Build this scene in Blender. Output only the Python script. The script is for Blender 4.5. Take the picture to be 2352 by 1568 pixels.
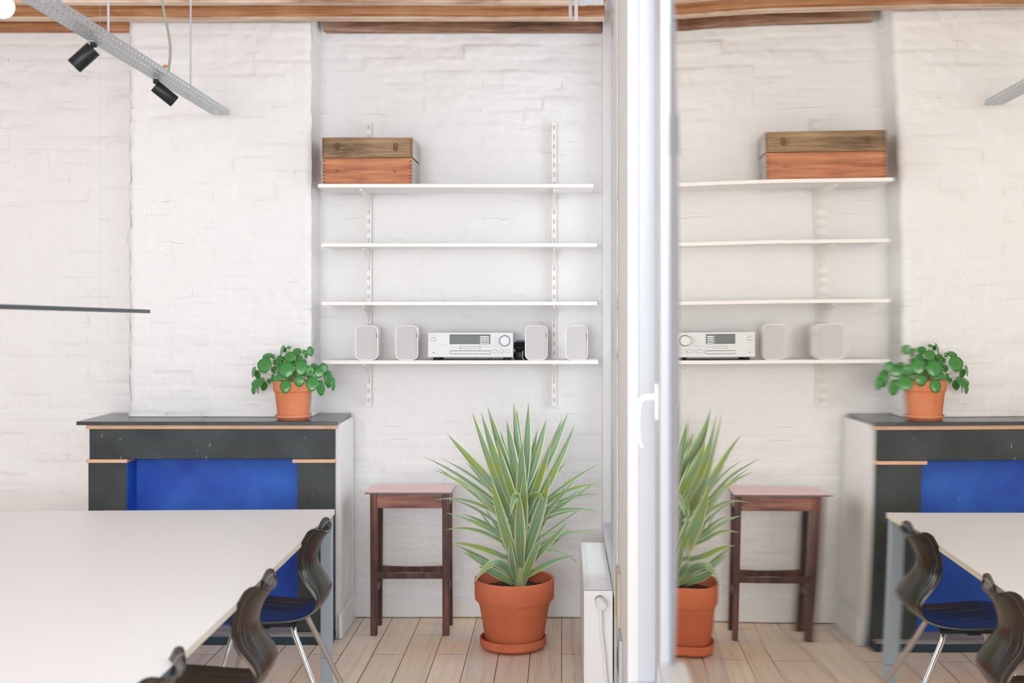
import bpy, math, random
from mathutils import Vector, Matrix, noise
random.seed(7)
S = bpy.context.scene
for o in list(bpy.data.objects): bpy.data.objects.remove(o)
COL = S.collection
R = math.radians
# ------------------------------------------------------------------ camera
F, VX, VY, EYE = 2700.0, 1290.0, 700.0, 1.62       # focal length and principal point in pixels of 2352x1568
cd = bpy.data.cameras.new('camera'); cam = bpy.data.objects.new('camera', cd); COL.objects.link(cam)
cam.location = (0, 0, EYE); cam.rotation_euler = (R(90), 0, 0)
cd.sensor_width = 36; cd.lens = F/2352*36
cd.shift_x = -(VX-1176)/2352; cd.shift_y = -(784-VY)/2352
cd.clip_start = .02
cd.dof.use_dof = True; cd.dof.focus_distance = 5.75; cd.dof.aperture_fstop = 2.6
S.camera = cam
# ------------------------------------------------------------------ light
W = bpy.data.worlds.new('daylight'); S.world = W; W.use_nodes = True
bg = W.node_tree.nodes['Background']; bg.inputs[0].default_value = (.86, .93, 1, 1); bg.inputs[1].default_value = .42
def area(name, loc, rot, sx, sy, power, col=(1,1,1)):
    l = bpy.data.lights.new(name, 'AREA'); l.shape = 'RECTANGLE'; l.size = sx; l.size_y = sy
    l.energy = power; l.color = col
    o = bpy.data.objects.new(name, l); COL.objects.link(o); o.location = loc; o.rotation_euler = rot
    return o
# daylight entering by the windows of the right wall (light faces -X) plus fill added behind the camera as from unseen windows
area('window_daylight_near', (.75, 2.35, 2.55), (R(78), 0, R(82)), 1.6, .9, 16, (.90,.955,1))
area('window_daylight_far', (1.5, 5.35, 1.85), (R(90), 0, R(90)), 1.5, 2.4, 36, (.93,.97,1))
area('fill_unseen_right', (.42, -1.95, 1.9), (R(90), 0, R(86)), 2.6, 2.3, 70, (.93,.965,1))  # unseen window behind the camera, added to brighten the room
area('fill_unseen_rear', (-1.5, -3.7, 1.9), (R(90), 0, R(-2)), 3.4, 2.3, 180, (.95,.97,1))  # added fill facing +Y, stands for unseen rear windows
vs = S.view_settings
vs.view_transform = 'Standard'; vs.look = 'None'; vs.gamma = 1; vs.use_curve_mapping = False; vs.exposure = .58
S.cycles.max_bounces = 10; S.cycles.diffuse_bounces = 6; S.cycles.glossy_bounces = 6
# ------------------------------------------------------------------ helpers
def at(px, py, Y): return ((px-VX)*Y/F, Y, EYE-(py-VY)*Y/F)
def lin(r, g, b):
    f = lambda c: (c/255/12.92) if c/255 <= .04045 else ((c/255+.055)/1.055)**2.4
    return (f(r), f(g), f(b), 1)
class NT:
    def __init__(s, m): s.t = m.node_tree; s.n = s.t.nodes; s.l = s.t.links
    def add(s, typ, **kw):
        n = s.n.new(typ)
        for k, v in kw.items():
            if k.startswith('i_'): n.inputs[k[2:].replace('_', ' ')].default_value = v
            else: setattr(n, k, v)
        return n
    def link(s, a, b): s.l.new(a, b)
def ramp(nt, stops, src):
    r = nt.add('ShaderNodeValToRGB'); e = r.color_ramp.elements
    while len(e) < len(stops): e.new(.5)
    for x, (p, c) in zip(e, stops): x.position = p; x.color = c
    nt.link(src, r.inputs[0]); return r
def mat(name, col, rough=.5, metal=0, **kw):
    m = bpy.data.materials.new(name); m.use_nodes = True
    b = m.node_tree.nodes['Principled BSDF']
    b.inputs['Base Color'].default_value = col; b.inputs['Roughness'].default_value = rough; b.inputs['Metallic'].default_value = metal
    for k, v in kw.items(): b.inputs[k].default_value = v
    return m
def B(m): return m.node_tree.nodes['Principled BSDF']
def coords(nt, scale=(1,1,1), rot=(0,0,0), kind='Object'):
    tc = nt.add('ShaderNodeTexCoord'); mp = nt.add('ShaderNodeMapping')
    mp.inputs['Scale'].default_value = scale; mp.inputs['Rotation'].default_value = rot
    nt.link(tc.outputs[kind], mp.inputs[0]); return mp.outputs[0]
def noisy(name, c1, c2, scale=(5,5,5), rough=.5, metal=0, bump=0, lo=.35, hi=.65, detail=6, ns=1, dist=0, bscale=None, specks=None):
    """two-tone noise material, optionally bumpy, optionally with small specks"""
    m = mat(name, c1, rough, metal); nt = NT(m); v = coords(nt, scale)
    n = nt.add('ShaderNodeTexNoise', i_Scale=ns, i_Detail=detail, i_Distortion=dist); nt.link(v, n.inputs[0])
    r = ramp(nt, [(lo, c1), (hi, c2)], n.outputs[0]); out = r.outputs[0]
    if specks:
        sc, thr, cc, sv = specks
        v2 = coords(nt, sv); n2 = nt.add('ShaderNodeTexNoise', i_Scale=sc, i_Detail=4, i_Roughness=.65); nt.link(v2, n2.inputs[0])
        r2 = ramp(nt, [(thr, (0,0,0,1)), (thr+.015, (1,1,1,1))], n2.outputs[0])
        mx = nt.add('ShaderNodeMix', data_type='RGBA'); nt.link(r2.outputs[0], mx.inputs[0]); nt.link(out, mx.inputs[6]); mx.inputs[7].default_value = cc
        out = mx.outputs[2]
    nt.link(out, B(m).inputs[0])
    if bump:
        bp = nt.add('ShaderNodeBump', i_Strength=bump, i_Distance=.004)
        src = n.outputs[0]
        if bscale:
            nb = nt.add('ShaderNodeTexNoise', i_Scale=bscale, i_Detail=5); nt.link(coords(nt), nb.inputs[0]); src = nb.outputs[0]
        nt.link(src, bp.inputs['Height']); nt.link(bp.outputs[0], B(m).inputs['Normal'])
    return m
def wood(name, dark, mid, light, axis=0, rough=.6, bump=.3, sc=1, long=1.2, across=26):
    m = mat(name, mid, rough); nt = NT(m)
    s = [across*sc]*3; s[axis] = long*sc
    v = coords(nt, tuple(s))
    n = nt.add('ShaderNodeTexNoise', i_Scale=1, i_Detail=8, i_Roughness=.62, i_Distortion=.6); nt.link(v, n.inputs[0])
    s2 = [2.2*sc]*3; v2 = coords(nt, tuple(s2)); n2 = nt.add('ShaderNodeTexNoise', i_Scale=2.2, i_Detail=4); nt.link(v2, n2.inputs[0])
    ad = nt.add('ShaderNodeMath', operation='MULTIPLY_ADD'); nt.link(n2.outputs[0], ad.inputs[0]); ad.inputs[1].default_value = .45; nt.link(n.outputs[0], ad.inputs[2])
    r = ramp(nt, [(.52, dark), (.7, mid), (.88, light)], ad.outputs[0])
    nt.link(r.outputs[0], B(m).inputs[0])
    if bump:
        bp = nt.add('ShaderNodeBump', i_Strength=bump, i_Distance=.003); nt.link(n.outputs[0], bp.inputs['Height']); nt.link(bp.outputs[0], B(m).inputs['Normal'])
    return m
class MB:
    """collects shapes, linked as one mesh object"""
    def __init__(s): s.v = []; s.f = []; s.mi = []; s.cur = 0
    def add(s, vs_, fs_):
        o = len(s.v); s.v += [tuple(p) for p in vs_]; s.f += [tuple(i+o for i in q) for q in fs_]; s.mi += [s.cur]*len(fs_)
    def box(s, a, b, M=None):
        x0,y0,z0 = a; x1,y1,z1 = b
        p = [Vector(q) for q in ((x0,y0,z0),(x1,y0,z0),(x1,y1,z0),(x0,y1,z0),(x0,y0,z1),(x1,y0,z1),(x1,y1,z1),(x0,y1,z1))]
        if M: p = [M @ q for q in p]
        s.add(p, [(0,3,2,1),(4,5,6,7),(0,1,5,4),(1,2,6,5),(2,3,7,6),(3,0,4,7)]); return s
    def prism(s, poly, y0, y1, axis='y'):
        """polygon in the plane across `axis`, extruded from y0 to y1"""
        n = len(poly)
        def P(a, b, t): return {'y': (a,t,b), 'x': (t,a,b), 'z': (a,b,t)}[axis]
        vs_ = [P(a,b,y0) for a,b in poly]+[P(a,b,y1) for a,b in poly]
        fs_ = [tuple(range(n)), tuple(range(2*n-1, n-1, -1))]+[(i, n+i, n+(i+1)%n, (i+1)%n) for i in range(n)]
        s.add(vs_, fs_); return s
    def tube(s, pts, r, n=12, caps=True, r2=None):
        pts = [Vector(p) for p in pts]; rings = []; up = None
        for i, p in enumerate(pts):
            d = (pts[min(i+1, len(pts)-1)]-pts[max(i-1, 0)]).normalized()
            if up is None:
                up = Vector((0,0,1)) if abs(d.z) < .9 else Vector((1,0,0))
            a = d.cross(up).normalized(); b = a.cross(d).normalized(); up = b
            rr = r if r2 is None else r+(r2-r)*i/(len(pts)-1)
            if isinstance(r, (list, tuple)): rr = r[i]
            rings.append([p+a*math.cos(t)*rr+b*math.sin(t)*rr for t in [2*math.pi*k/n for k in range(n)]])
        vs_ = [q for ring in rings for q in ring]; m = len(rings)
        fs_ = [(i*n+k, i*n+(k+1)%n, (i+1)*n+(k+1)%n, (i+1)*n+k) for i in range(m-1) for k in range(n)]
        if caps: fs_ += [tuple(range(n-1, -1, -1)), tuple((m-1)*n+k for k in range(n))]
        s.add(vs_, fs_); return s
    def lathe(s, prof, n=48, c=(0,0,0), M=None):
        """profile of (radius, z) revolved about z"""
        vs_ = []
        for r, z in prof:
            for k in range(n):
                t = 2*math.pi*k/n; q = Vector((r*math.cos(t), r*math.sin(t), z))
                if M: q = M @ q
                vs_.append((q.x+c[0], q.y+c[1], q.z+c[2]))
        m = len(prof)
        s.add(vs_, [(i*n+k, i*n+(k+1)%n, (i+1)*n+(k+1)%n, (i+1)*n+k) for i in range(m-1) for k in range(n)]); return s
    def grid(s, fn, nu, nv):
        vs_ = [fn(i/nu, j/nv) for j in range(nv+1) for i in range(nu+1)]
        s.add(vs_, [(j*(nu+1)+i, j*(nu+1)+i+1, (j+1)*(nu+1)+i+1, (j+1)*(nu+1)+i) for j in range(nv) for i in range(nu)]); return s
    def build(s, name, m, parent=None, smooth=False, bevel=0, seg=2, loc=None):
        me = bpy.data.meshes.new(name)
        vs_ = s.v
        if parent is not None:                                   # parts are written in world space, stored in the thing's frame
            L = Vector(parent['_o']); vs_ = [tuple(Vector(v)-L) for v in vs_]
            org = (0,0,0)
        else:
            org = loc if loc else (0,0,0)
            if loc: vs_ = [tuple(Vector(v)-Vector(loc)) for v in vs_]
        me.from_pydata(vs_, [], s.f); me.update()
        o = bpy.data.objects.new(name, me); COL.objects.link(o); o.location = org
        for q in (m if isinstance(m, (list, tuple)) else [m]): o.data.materials.append(q)
        if isinstance(m, (list, tuple)):
            for p, i in zip(me.polygons, s.mi): p.material_index = i
        if parent is not None: o.parent = parent; o['_o'] = parent['_o']
        else: o['_o'] = tuple(org)
        if smooth:
            for p in me.polygons: p.use_smooth = True
            md = o.modifiers.new('angle', 'EDGE_SPLIT'); md.split_angle = R(38)
        if bevel:
            b = o.modifiers.new('bevel', 'BEVEL'); b.width = bevel; b.segments = seg; b.limit_method = 'ANGLE'; b.angle_limit = R(35)
        return o
def tag(o, label=None, cat=None, group=None, kind=None):
    if label: o['label'] = label
    if cat: o['category'] = cat
    if group: o['group'] = group
    if kind: o['kind'] = kind
    return o
def thing(name, loc, label, cat, group=None):
    o = bpy.data.objects.new(name, None); COL.objects.link(o); o.location = loc; o['_o'] = tuple(loc); o.empty_display_size = .05
    return tag(o, label, cat, group)
def copy_tree(o, parent=None):
    c = o.copy(); COL.objects.link(c)
    if parent: c.parent = parent
    for ch in [x for x in list(bpy.data.objects) if x.parent == o]: copy_tree(ch, c)
    return c
def struct(o): o['kind'] = 'structure'; return o
# ------------------------------------------------------------------ materials
def wall_paint(name, col, bstr=.5, bricks=False):
    m = mat(name, col, .62); nt = NT(m)
    v = coords(nt); n = nt.add('ShaderNodeTexNoise', i_Scale=38, i_Detail=5, i_Roughness=.55); nt.link(v, n.inputs[0])
    n2 = nt.add('ShaderNodeTexNoise', i_Scale=9, i_Detail=3); nt.link(coords(nt, (.6,.6,1.6)), n2.inputs[0])
    ad = nt.add('ShaderNodeMath', operation='MULTIPLY_ADD'); nt.link(n2.outputs[0], ad.inputs[0]); ad.inputs[1].default_value = 1.6; nt.link(n.outputs[0], ad.inputs[2])
    bp = nt.add('ShaderNodeBump', i_Strength=bstr, i_Distance=.0035); nt.link(ad.outputs[0], bp.inputs['Height'])
    last = bp
    if bricks:
        # ragged open joints here and there along the brick courses
        sp = nt.add('ShaderNodeSeparateXYZ'); nt.link(v, sp.inputs[0]); cb_ = nt.add('ShaderNodeCombineXYZ')
        nw = nt.add('ShaderNodeTexNoise', i_Scale=7, i_Detail=5, i_Roughness=.6); nt.link(v, nw.inputs[0])
        wz = nt.add('ShaderNodeMath', operation='MULTIPLY_ADD'); nt.link(nw.outputs[0], wz.inputs[0]); wz.inputs[1].default_value = .05; nt.link(sp.outputs[2], wz.inputs[2])
        nt.link(sp.outputs[0], cb_.inputs[0]); nt.link(wz.outputs[0], cb_.inputs[1])
        br = nt.add('ShaderNodeTexBrick', i_Scale=1, i_Mortar_Size=.0026, i_Mortar_Smooth=.6, i_Brick_Width=.205, i_Row_Height=.0675); nt.link(cb_.outputs[0], br.inputs[0])
        nm = nt.add('ShaderNodeTexNoise', i_Scale=1, i_Detail=4, i_Roughness=.7); nt.link(coords(nt, (5,5,11)), nm.inputs[0])
        rm = ramp(nt, [(.57, (0,0,0,1)), (.70, (.9,.9,.9,1))], nm.outputs[0])
        mu = nt.add('ShaderNodeMath', operation='MULTIPLY'); nt.link(br.outputs['Fac'], mu.inputs[0]); nt.link(rm.outputs[0], mu.inputs[1])
        b2 = nt.add('ShaderNodeBump', i_Strength=.75, i_Distance=.005); b2.invert = True
        nt.link(mu.outputs[0], b2.inputs['Height']); nt.link(bp.outputs[0], b2.inputs['Normal']); last = b2
        ng = nt.add('ShaderNodeTexNoise', i_Scale=1, i_Detail=5, i_Roughness=.75); nt.link(coords(nt, (9,9,16)), ng.inputs[0])
        rg = ramp(nt, [(.60, (0,0,0,1)), (.72, (.45,.45,.45,1))], ng.outputs[0])
        m3 = nt.add('ShaderNodeMath', operation='MULTIPLY'); nt.link(mu.outputs[0], m3.inputs[0]); nt.link(rg.outputs[0], m3.inputs[1])
        mx_ = nt.add('ShaderNodeMix', data_type='RGBA'); nt.link(m3.outputs[0], mx_.inputs[0]); mx_.inputs[6].default_value = col; mx_.inputs[7].default_value = lin(150,130,116)
        nt.link(mx_.outputs[2], B(m).inputs[0])
    nt.link(last.outputs[0], B(m).inputs['Normal'])
    return m
M_WALL = wall_paint('white painted brick', (.805,.80,.808,1), .8, True)
M_WALLF = wall_paint('white plaster', (.80,.795,.80,1), .15)
M_CEIL = wall_paint('white ceiling boards', (.78,.77,.75,1), .2)
M_TRIM = mat('white gloss trim', (.80,.81,.83,1), .35)
M_SHELF = mat('white shelf laminate', (.83,.81,.79,1), .4)
M_RAIL = mat('white powder coated steel', (.80,.77,.74,1), .4)
M_SLOT = mat('slot shade grey', lin(120,112,108), .8)
M_PVC = mat('white window frame', (.60,.62,.67,1), .3)
M_HAND = mat('bright white handle', (.90,.91,.92,1), .25)
M_RAD = mat('white radiator enamel', (.83,.83,.84,1), .25)
M_STEEL = mat('galvanised steel', lin(186,192,197), .42, .35)
M_CHROME = mat('chrome', lin(215,215,218), .12, 1)
M_BLACK = mat('black anodised metal', lin(34,38,40), .38, .5)
M_BLACKP = mat('black plastic', lin(14,13,14), .5)
M_GASKET = mat('grey window gasket', lin(120,122,132), .5)
M_BEAM = wood('brown roof beam wood', lin(128,80,48), lin(182,126,84), lin(212,166,124), 0, .75, .5, 1, 1.4, 34)
M_BEAM2 = wood('weathered beam wood', lin(86,62,50), lin(142,104,80), lin(178,148,130), 0, .8, .6, 1, 2.0, 30)
M_UNDER_LIT = wood('beam underside with painted light', lin(150,112,86), lin(204,176,154), lin(226,206,188), 0, .8, .4, 1, 2.5, 30)  # paler than the beams: light from below put into the wood colour
M_STONE = noisy('black painted stone', lin(30,38,41), lin(62,69,70), (3,3,3), .55, 0, .3, .3, .75, 8, 1.6, .4, None, (1, .70, lin(215,215,215), (48,48,20)))
M_STONE2 = noisy('black polished slab', lin(44,50,56), lin(70,76,80), (5,5,5), .22, 0, 0, .35, .7, 6, 1, 0, None, (1, .74, lin(150,155,160), (60,60,60)))
M_PINKTRIM = noisy('peach painted moulding', lin(214,170,140), lin(226,186,158), (12,3,3), .5)
M_BLUE = noisy('blue painted plaster', lin(10,58,168), lin(36,100,200), (3,3,3), .6, 0, .5, .3, .7, 6, 1.2, .3, 14, (1, .73, lin(150,180,220), (20,20,8)))
M_HEARTH = noisy('worn grey hearth boards', lin(140,130,122), lin(186,178,170), (3,14,3), .7)
M_TEAL = noisy('dark teal plinth paint', lin(20,42,58), lin(36,66,84), (6,6,6), .5, 0, 0, .35, .7, 6, 1, 0, None, (1, .7, lin(200,205,205), (30,30,30)))
M_TERRA = noisy('terracotta', lin(190,98,64), lin(204,114,78), (6,6,6), .75, 0, .25, .3, .7, 6, 1, 0, 60)
M_TERRA2 = noisy('pale orange terracotta', lin(214,126,84), lin(226,146,106), (6,6,6), .7, 0, .2, .3, .7, 6, 1, 0, 60)
M_SOIL = noisy('dark potting soil', lin(28,18,14), lin(74,48,36), (60,60,60), .95, 0, 1)
M_STOOL = wood('dark stained stool wood', lin(44,24,22), lin(78,46,42), lin(118,76,64), 2, .5, .2, 1, 2, 30)
M_STOOLH = wood('reddish stool apron wood', lin(84,48,40), lin(134,88,76), lin(168,118,102), 0, .5, .2, 1, 2, 30)
M_PINK = noisy('pink laminate', lin(226,186,190), lin(232,196,200), (8,8,8), .35)
M_GREYEDGE = mat('grey laminate edge', lin(110,108,112), .5)
M_TABLE = mat('white table laminate', (.86,.84,.85,1), .38)
M_TEDGE = noisy('cream plywood table edge', lin(226,216,196), lin(238,230,214), (3,3,140), .5)
M_TLEG = mat('pale blue grey table steel', lin(168,184,198), .4, .15)
M_BOX1 = wood('aged oak box', lin(78,58,42), lin(136,108,76), lin(164,136,102), 0, .6, .3, 1, 3, 40)
M_BOX2 = wood('orange pine box', lin(124,70,42), lin(174,104,64), lin(196,130,88), 0, .5, .2, 1, 3, 34)
M_BOXSIDE = noisy('whitewashed box side', lin(168,162,156), lin(186,180,174), (6,6,20), .5)
M_BRASS = mat('tarnished brass', lin(120,92,58), .4, .8)
M_SPK = mat('white speaker shell', (.88,.86,.84,1), .35)
M_CLOTH = noisy('pale grey speaker cloth', lin(196,193,196), lin(203,200,203), (400,400,400), .9)
M_SILVER = noisy('silver receiver fascia', lin(196,197,200), lin(202,203,206), (2,2,200), .38, .1)
M_DISP = mat('dark display glass', lin(46,58,58), .3)
M_BTN = mat('pale buttons', lin(218,218,222), .35)
M_OUTL = mat('grey recess line', lin(104,106,110), .6)
M_CORD = mat('grey green cable', lin(150,160,140), .5)
M_ORANGE = mat('orange connector', lin(236,130,80), .5)
M_ALUT = mat('anthracite aluminium bar', lin(76,82,88), .4, .5)
M_PIPE = mat('white painted pipe', (.80,.80,.80,1), .3)
M_OLDWOOD = wood('bare batten wood', lin(160,148,122), lin(190,178,150), lin(206,196,172), 2, .8, .2)
m = M_BULB = mat('warm glowing glass', (1,.9,.75,1), .3); B(m).inputs['Emission Color'].default_value = (1,.80,.52,1); B(m).inputs['Emission Strength'].default_value = 2.2
# slotted light glass: mostly mirror at this grazing view, a little see-through
M_GLASS = bpy.data.materials.new('reflective window glass'); M_GLASS.use_nodes = True
nt = NT(M_GLASS); nt.n.clear()
g = nt.add('ShaderNodeBsdfGlossy'); g.inputs['Color'].default_value = (.94,.90,.83,1); g.inputs['Roughness'].default_value = .0
t = nt.add('ShaderNodeBsdfTransparent'); mx = nt.add('ShaderNodeMixShader'); lw_ = nt.add('ShaderNodeLayerWeight'); lw_.inputs[0].default_value = .5
rr_ = ramp(nt, [(0, (.12,.12,.12,1)), (.60, (1,1,1,1))], lw_.outputs['Facing']); nt.link(rr_.outputs[0], mx.inputs[0])
ou = nt.add('ShaderNodeOutputMaterial'); nt.link(t.outputs[0], mx.inputs[1]); nt.link(g.outputs[0], mx.inputs[2]); nt.link(mx.outputs[0], ou.inputs[0])
M_CLEAR = bpy.data.materials.new('clear window glass'); M_CLEAR.use_nodes = True
nt = NT(M_CLEAR); nt.n.clear(); g = nt.add('ShaderNodeBsdfGlossy'); g.inputs['Roughness'].default_value = 0
t = nt.add('ShaderNodeBsdfTransparent'); mx = nt.add('ShaderNodeMixShader'); mx.inputs[0].default_value = .14
ou = nt.add('ShaderNodeOutputMaterial'); nt.link(t.outputs[0], mx.inputs[1]); nt.link(g.outputs[0], mx.inputs[2]); nt.link(mx.outputs[0], ou.inputs[0])
# floor boards
M_FLOOR = mat('worn pale floor boards', lin(190,165,145), .45); nt = NT(M_FLOOR)
v = coords(nt, (1,1,1), (0,0,R(90)))
br = nt.add('ShaderNodeTexBrick', i_Scale=1, i_Mortar_Size=.0022, i_Mortar_Smooth=.3, i_Brick_Width=2.3, i_Row_Height=.146, i_Bias=0)
br.offset = .37
br.inputs['Color1'].default_value = lin(250,232,216); br.inputs['Color2'].default_value = lin(238,220,204); br.inputs['Mortar'].default_value = lin(92,70,58)
nt.link(v, br.inputs[0])
n = nt.add('ShaderNodeTexNoise', i_Scale=1, i_Detail=8, i_Roughness=.6, i_Distortion=.8); nt.link(coords(nt, (30,1.3,1)), n.inputs[0])
r = ramp(nt, [(.3, lin(228,224,220)), (.5, lin(255,255,255)), (.75, lin(255,244,228))], n.outputs[0])
n3 = nt.add('ShaderNodeTexNoise', i_Scale=2.2, i_Detail=5); nt.link(coords(nt), n3.inputs[0])
r3 = ramp(nt, [(.35, lin(236,240,246)), (.7, lin(255,246,230))], n3.outputs[0])
m1 = nt.add('ShaderNodeMix', data_type='RGBA', blend_type='MULTIPLY'); m1.inputs[0].default_value = 1; nt.link(br.outputs[0], m1.inputs[6]); nt.link(r.outputs[0], m1.inputs[7])
m2 = nt.add('ShaderNodeMix', data_type='RGBA', blend_type='MULTIPLY'); m2.inputs[0].default_value = 1; nt.link(m1.outputs[2], m2.inputs[6]); nt.link(r3.outputs[0], m2.inputs[7])
nt.link(m2.outputs[2], B(M_FLOOR).inputs[0])
bp = nt.add('ShaderNodeBump', i_Strength=.35, i_Distance=.003); bp.invert = True; nt.link(br.outputs['Fac'], bp.inputs['Height']); nt.link(bp.outputs[0], B(M_FLOOR).inputs['Normal'])
# leaves: green with a pale margin, set by the leaf's own UV
def leafmat(name, mid, edge, rough=.4, margin=.12, vein=None, other=None, streak=(10, .8)):
    m = mat(name, mid, rough, 0); nt = NT(m)
    tc = nt.add('ShaderNodeTexCoord'); sp = nt.add('ShaderNodeSeparateXYZ'); nt.link(tc.outputs['UV'], sp.inputs[0])
    mp = nt.add('ShaderNodeMapping'); mp.inputs['Scale'].default_value = (streak[0], streak[1], 1); nt.link(tc.outputs['UV'], mp.inputs[0])
    n = nt.add('ShaderNodeTexNoise', i_Scale=1, i_Detail=4); nt.link(mp.outputs[0], n.inputs[0])
    r0 = ramp(nt, [(.35, mid), (.65, vein or mid)], n.outputs[0]); out = r0.outputs[0]
    if other:
        n2 = nt.add('ShaderNodeTexNoise', i_Scale=7, i_Detail=2); nt.link(coords(nt), n2.inputs[0])
        r2 = ramp(nt, [(.48, (0,0,0,1)), (.64, (.8,.8,.8,1))], n2.outputs[0])
        m2 = nt.add('ShaderNodeMix', data_type='RGBA'); nt.link(r2.outputs[0], m2.inputs[0]); nt.link(out, m2.inputs[6]); m2.inputs[7].default_value = other; out = m2.outputs[2]
    r = ramp(nt, [(margin, (1,1,1,1)), (margin+.05, (0,0,0,1)), (1-margin-.05, (0,0,0,1)), (1-margin, (1,1,1,1))], sp.outputs[0])
    mx = nt.add('ShaderNodeMix', data_type='RGBA'); nt.link(r.outputs[0], mx.inputs[0]); nt.link(out, mx.inputs[6]); mx.inputs[7].default_value = edge
    nt.link(mx.outputs[2], B(m).inputs[0])
    return m
M_YUC = leafmat('variegated yucca leaf', lin(84,126,92), lin(204,210,168), .38, .10, lin(156,184,150), lin(140,160,62))
M_PIL = leafmat('glossy round green leaf', lin(36,112,44), lin(70,150,66), .22, .03, lin(66,134,64), None, (3,3))
M_STEM = mat('pale green stem', lin(150,160,110), .6)
# ------------------------------------------------------------------ room shell
YB, XR, YBR, ZC = 6.10, .21, 5.87, 3.22           # back wall, right wall, chimney front, ceiling
XL, YF = -6.2, -4.0
XC0, XC1 = at(295, 0, YBR)[0], at(714, 0, YBR)[0]  # chimney breast sides
def brick_h(x, z, amp=1.0, seed=0):
    """height of painted old brickwork above its plane"""
    z2 = z+.006*noise.noise(Vector((x*3, seed, z*2)))
    c = z2/.0675; row = math.floor(c); fz = c-row
    u = x/.205+(.5 if row % 2 else 0)+.15*noise.noise(Vector((row*3.1, seed, 1))); cl = math.floor(u); fx = u-cl
    rnd = noise.noise(Vector((cl*1.7+.3, row*2.3+.7, seed+5.5)))
    rnd2 = noise.noise(Vector((cl*2.9+.1, row*1.3+.2, seed+9.5)))
    d = min(fz, 1-fz)*.0675; dx = min(fx, 1-fx)*.205
    fill = .5+.9*noise.noise(Vector((x*2.6, z*6, seed+3)))          # how far paint fills the joint
    g = 1-min(1, d/.009); gx = 1-min(1, dx/.008)
    h = .0045*rnd+.004*rnd2*(fz-.5)-.0055*max(0, min(1, fill))*(g*g)-.003*max(0, min(1, fill-.15))*gx*gx
    h += .004*noise.noise(Vector((x*5, z*9, seed)))+.0018*noise.noise(Vector((x*22, z*34, seed)))
    return h*amp*1.9
def wall_grid(mb, x0, x1, z0, z1, y, seed, step=.0095, amp=1.0, edge=None, fade=None):
    nu = int((x1-x0)/step); nv = int((z1-z0)/step)
    def fn(a, b):
        x = x0+(x1-x0)*a; z = z0+(z1-z0)*b
        am = amp*(fade(z) if fade else 1)
        h = brick_h(x, z, am, seed)
        if edge: x, h = edge(x, z, a, h)
        return (x, y-h, z)
    mb.grid(fn, nu, nv)
fade_low = lambda z: .35 if z < .75 else min(1, .35+(z-.75)*.9)
fade_mid = lambda z: .5 if z < 2.3 else min(1, .5+(z-2.3)*.9)
wb = MB()
wall_grid(wb, XC1-.02, XR+.02, 0, ZC, YB, 11, amp=.9, fade=fade_mid)
wall_grid(wb, -3.0, XC0+.02, .12, ZC, YB, 23, amp=.9)
wb.box((XL, YB, 0), (-3.0, YB+.2, ZC)); wb.box((-3.0, YB+.03, 0), (.6, YB+.2, ZC))
o = struct(wb.build('wall_back', M_WALL, smooth=False))
for p in o.data.polygons: p.use_smooth = True
# chimney breast with worn rounded corners
wc = MB()
def edge_fn(x, z, a, h):
    ch = .012*noise.noise(Vector((z*9, 3, 1)))+.006*noise.noise(Vector((z*30, 8, 2)))
    if a < .03: return x+ch*(1-a/.03), h-.02*(1-a/.03)**2
    if a > .97: return x+.006*noise.noise(Vector((z*14, 6, 2)))*(a-.97)/.03, h-.014*((a-.97)/.03)**2
    return x, h
wall_grid(wc, XC0, XC1, 1.0625, ZC, YBR, 41, amp=.8, edge=edge_fn, fade=lambda z: .7 if z < 2.2 else .95)
def side(x, sgn, seed):
    def fn(a, b):
        y = YBR+.014+(YB+.02-YBR-.014)*a; z = 1.0625+(ZC-1.0625)*b
        k = max(0, 1-a/.12)
        ch = (.012*noise.noise(Vector((z*9, 3, 1)))+.006*noise.noise(Vector((z*30, 8, 2)))) if sgn < 0 else .006*noise.noise(Vector((z*14, 6, 2)))
        return (x+sgn*brick_h(y*1.0, z, .7, seed)*(1-k)+ch*k, y, z)
    wc.grid(fn, 22, 230)
side(XC0, -1, 51); side(XC1, 1, 61)
wc.box((XC0+.03, YBR+.03, 1.0625), (XC1-.03, YB, ZC))
o = struct(wc.build('wall_chimney', M_WALL))
for p in o.data.polygons: p.use_smooth = True
struct(MB().box((XL, YF, -.1), (.7, YB+.2, 0)).build('floor', M_FLOOR))
struct(MB().box((XL, YF, ZC), (.7, YB+.2, ZC+.15)).build('ceiling', M_CEIL))
struct(MB().box((XL-.15, YF, 0), (XL, YB+.2, ZC)).build('wall_left', M_WALLF))
# front wall (behind the camera) with its wide window opening
wf = MB(); wf.box((XL, YF-.2, 0), (.7, YF, .7)); wf.box((XL, YF-.2, 3.05), (.7, YF, ZC)); wf.box((XL, YF-.2, .7), (-5.3, YF, 3.05)); wf.box((-.1, YF-.2, .7), (.7, YF, 3.05))
struct(wf.build('wall_front', M_WALLF))
# right wall: piers and parapets round three openings
wr = MB()
YW2a, YW2b = 4.92, 6.02                              # far window
YW1a, YW1b = .2, 3.75                                # near window
wr.box((XR, YW1b, 0), (.48, YW2a, ZC))               # pier between the windows
wr.box((XR, YW2b, 0), (.48, YB, ZC)); wr.box((XR, YW2a, 0), (.48, YW2b, .485)); wr.box((XR, YW2a, 3.12), (.48, YW2b, ZC))
wr.box((XR, YW1a, 0), (.48, YW1b, .42)); wr.box((XR, YW1a, 3.1), (.48, YW1b, ZC))
wr.box((XR, -.6, 0), (.48, YW1a, ZC)); wr.box((XR, -3.3, 0), (.48, -.6, .7)); wr.box((XR, -3.3, 3.05), (.48, -.6, ZC)); wr.box((XR, YF, 0), (.48, -3.3, ZC))
struct(wr.build('wall_right', M_WALLF, bevel=.006))
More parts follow.
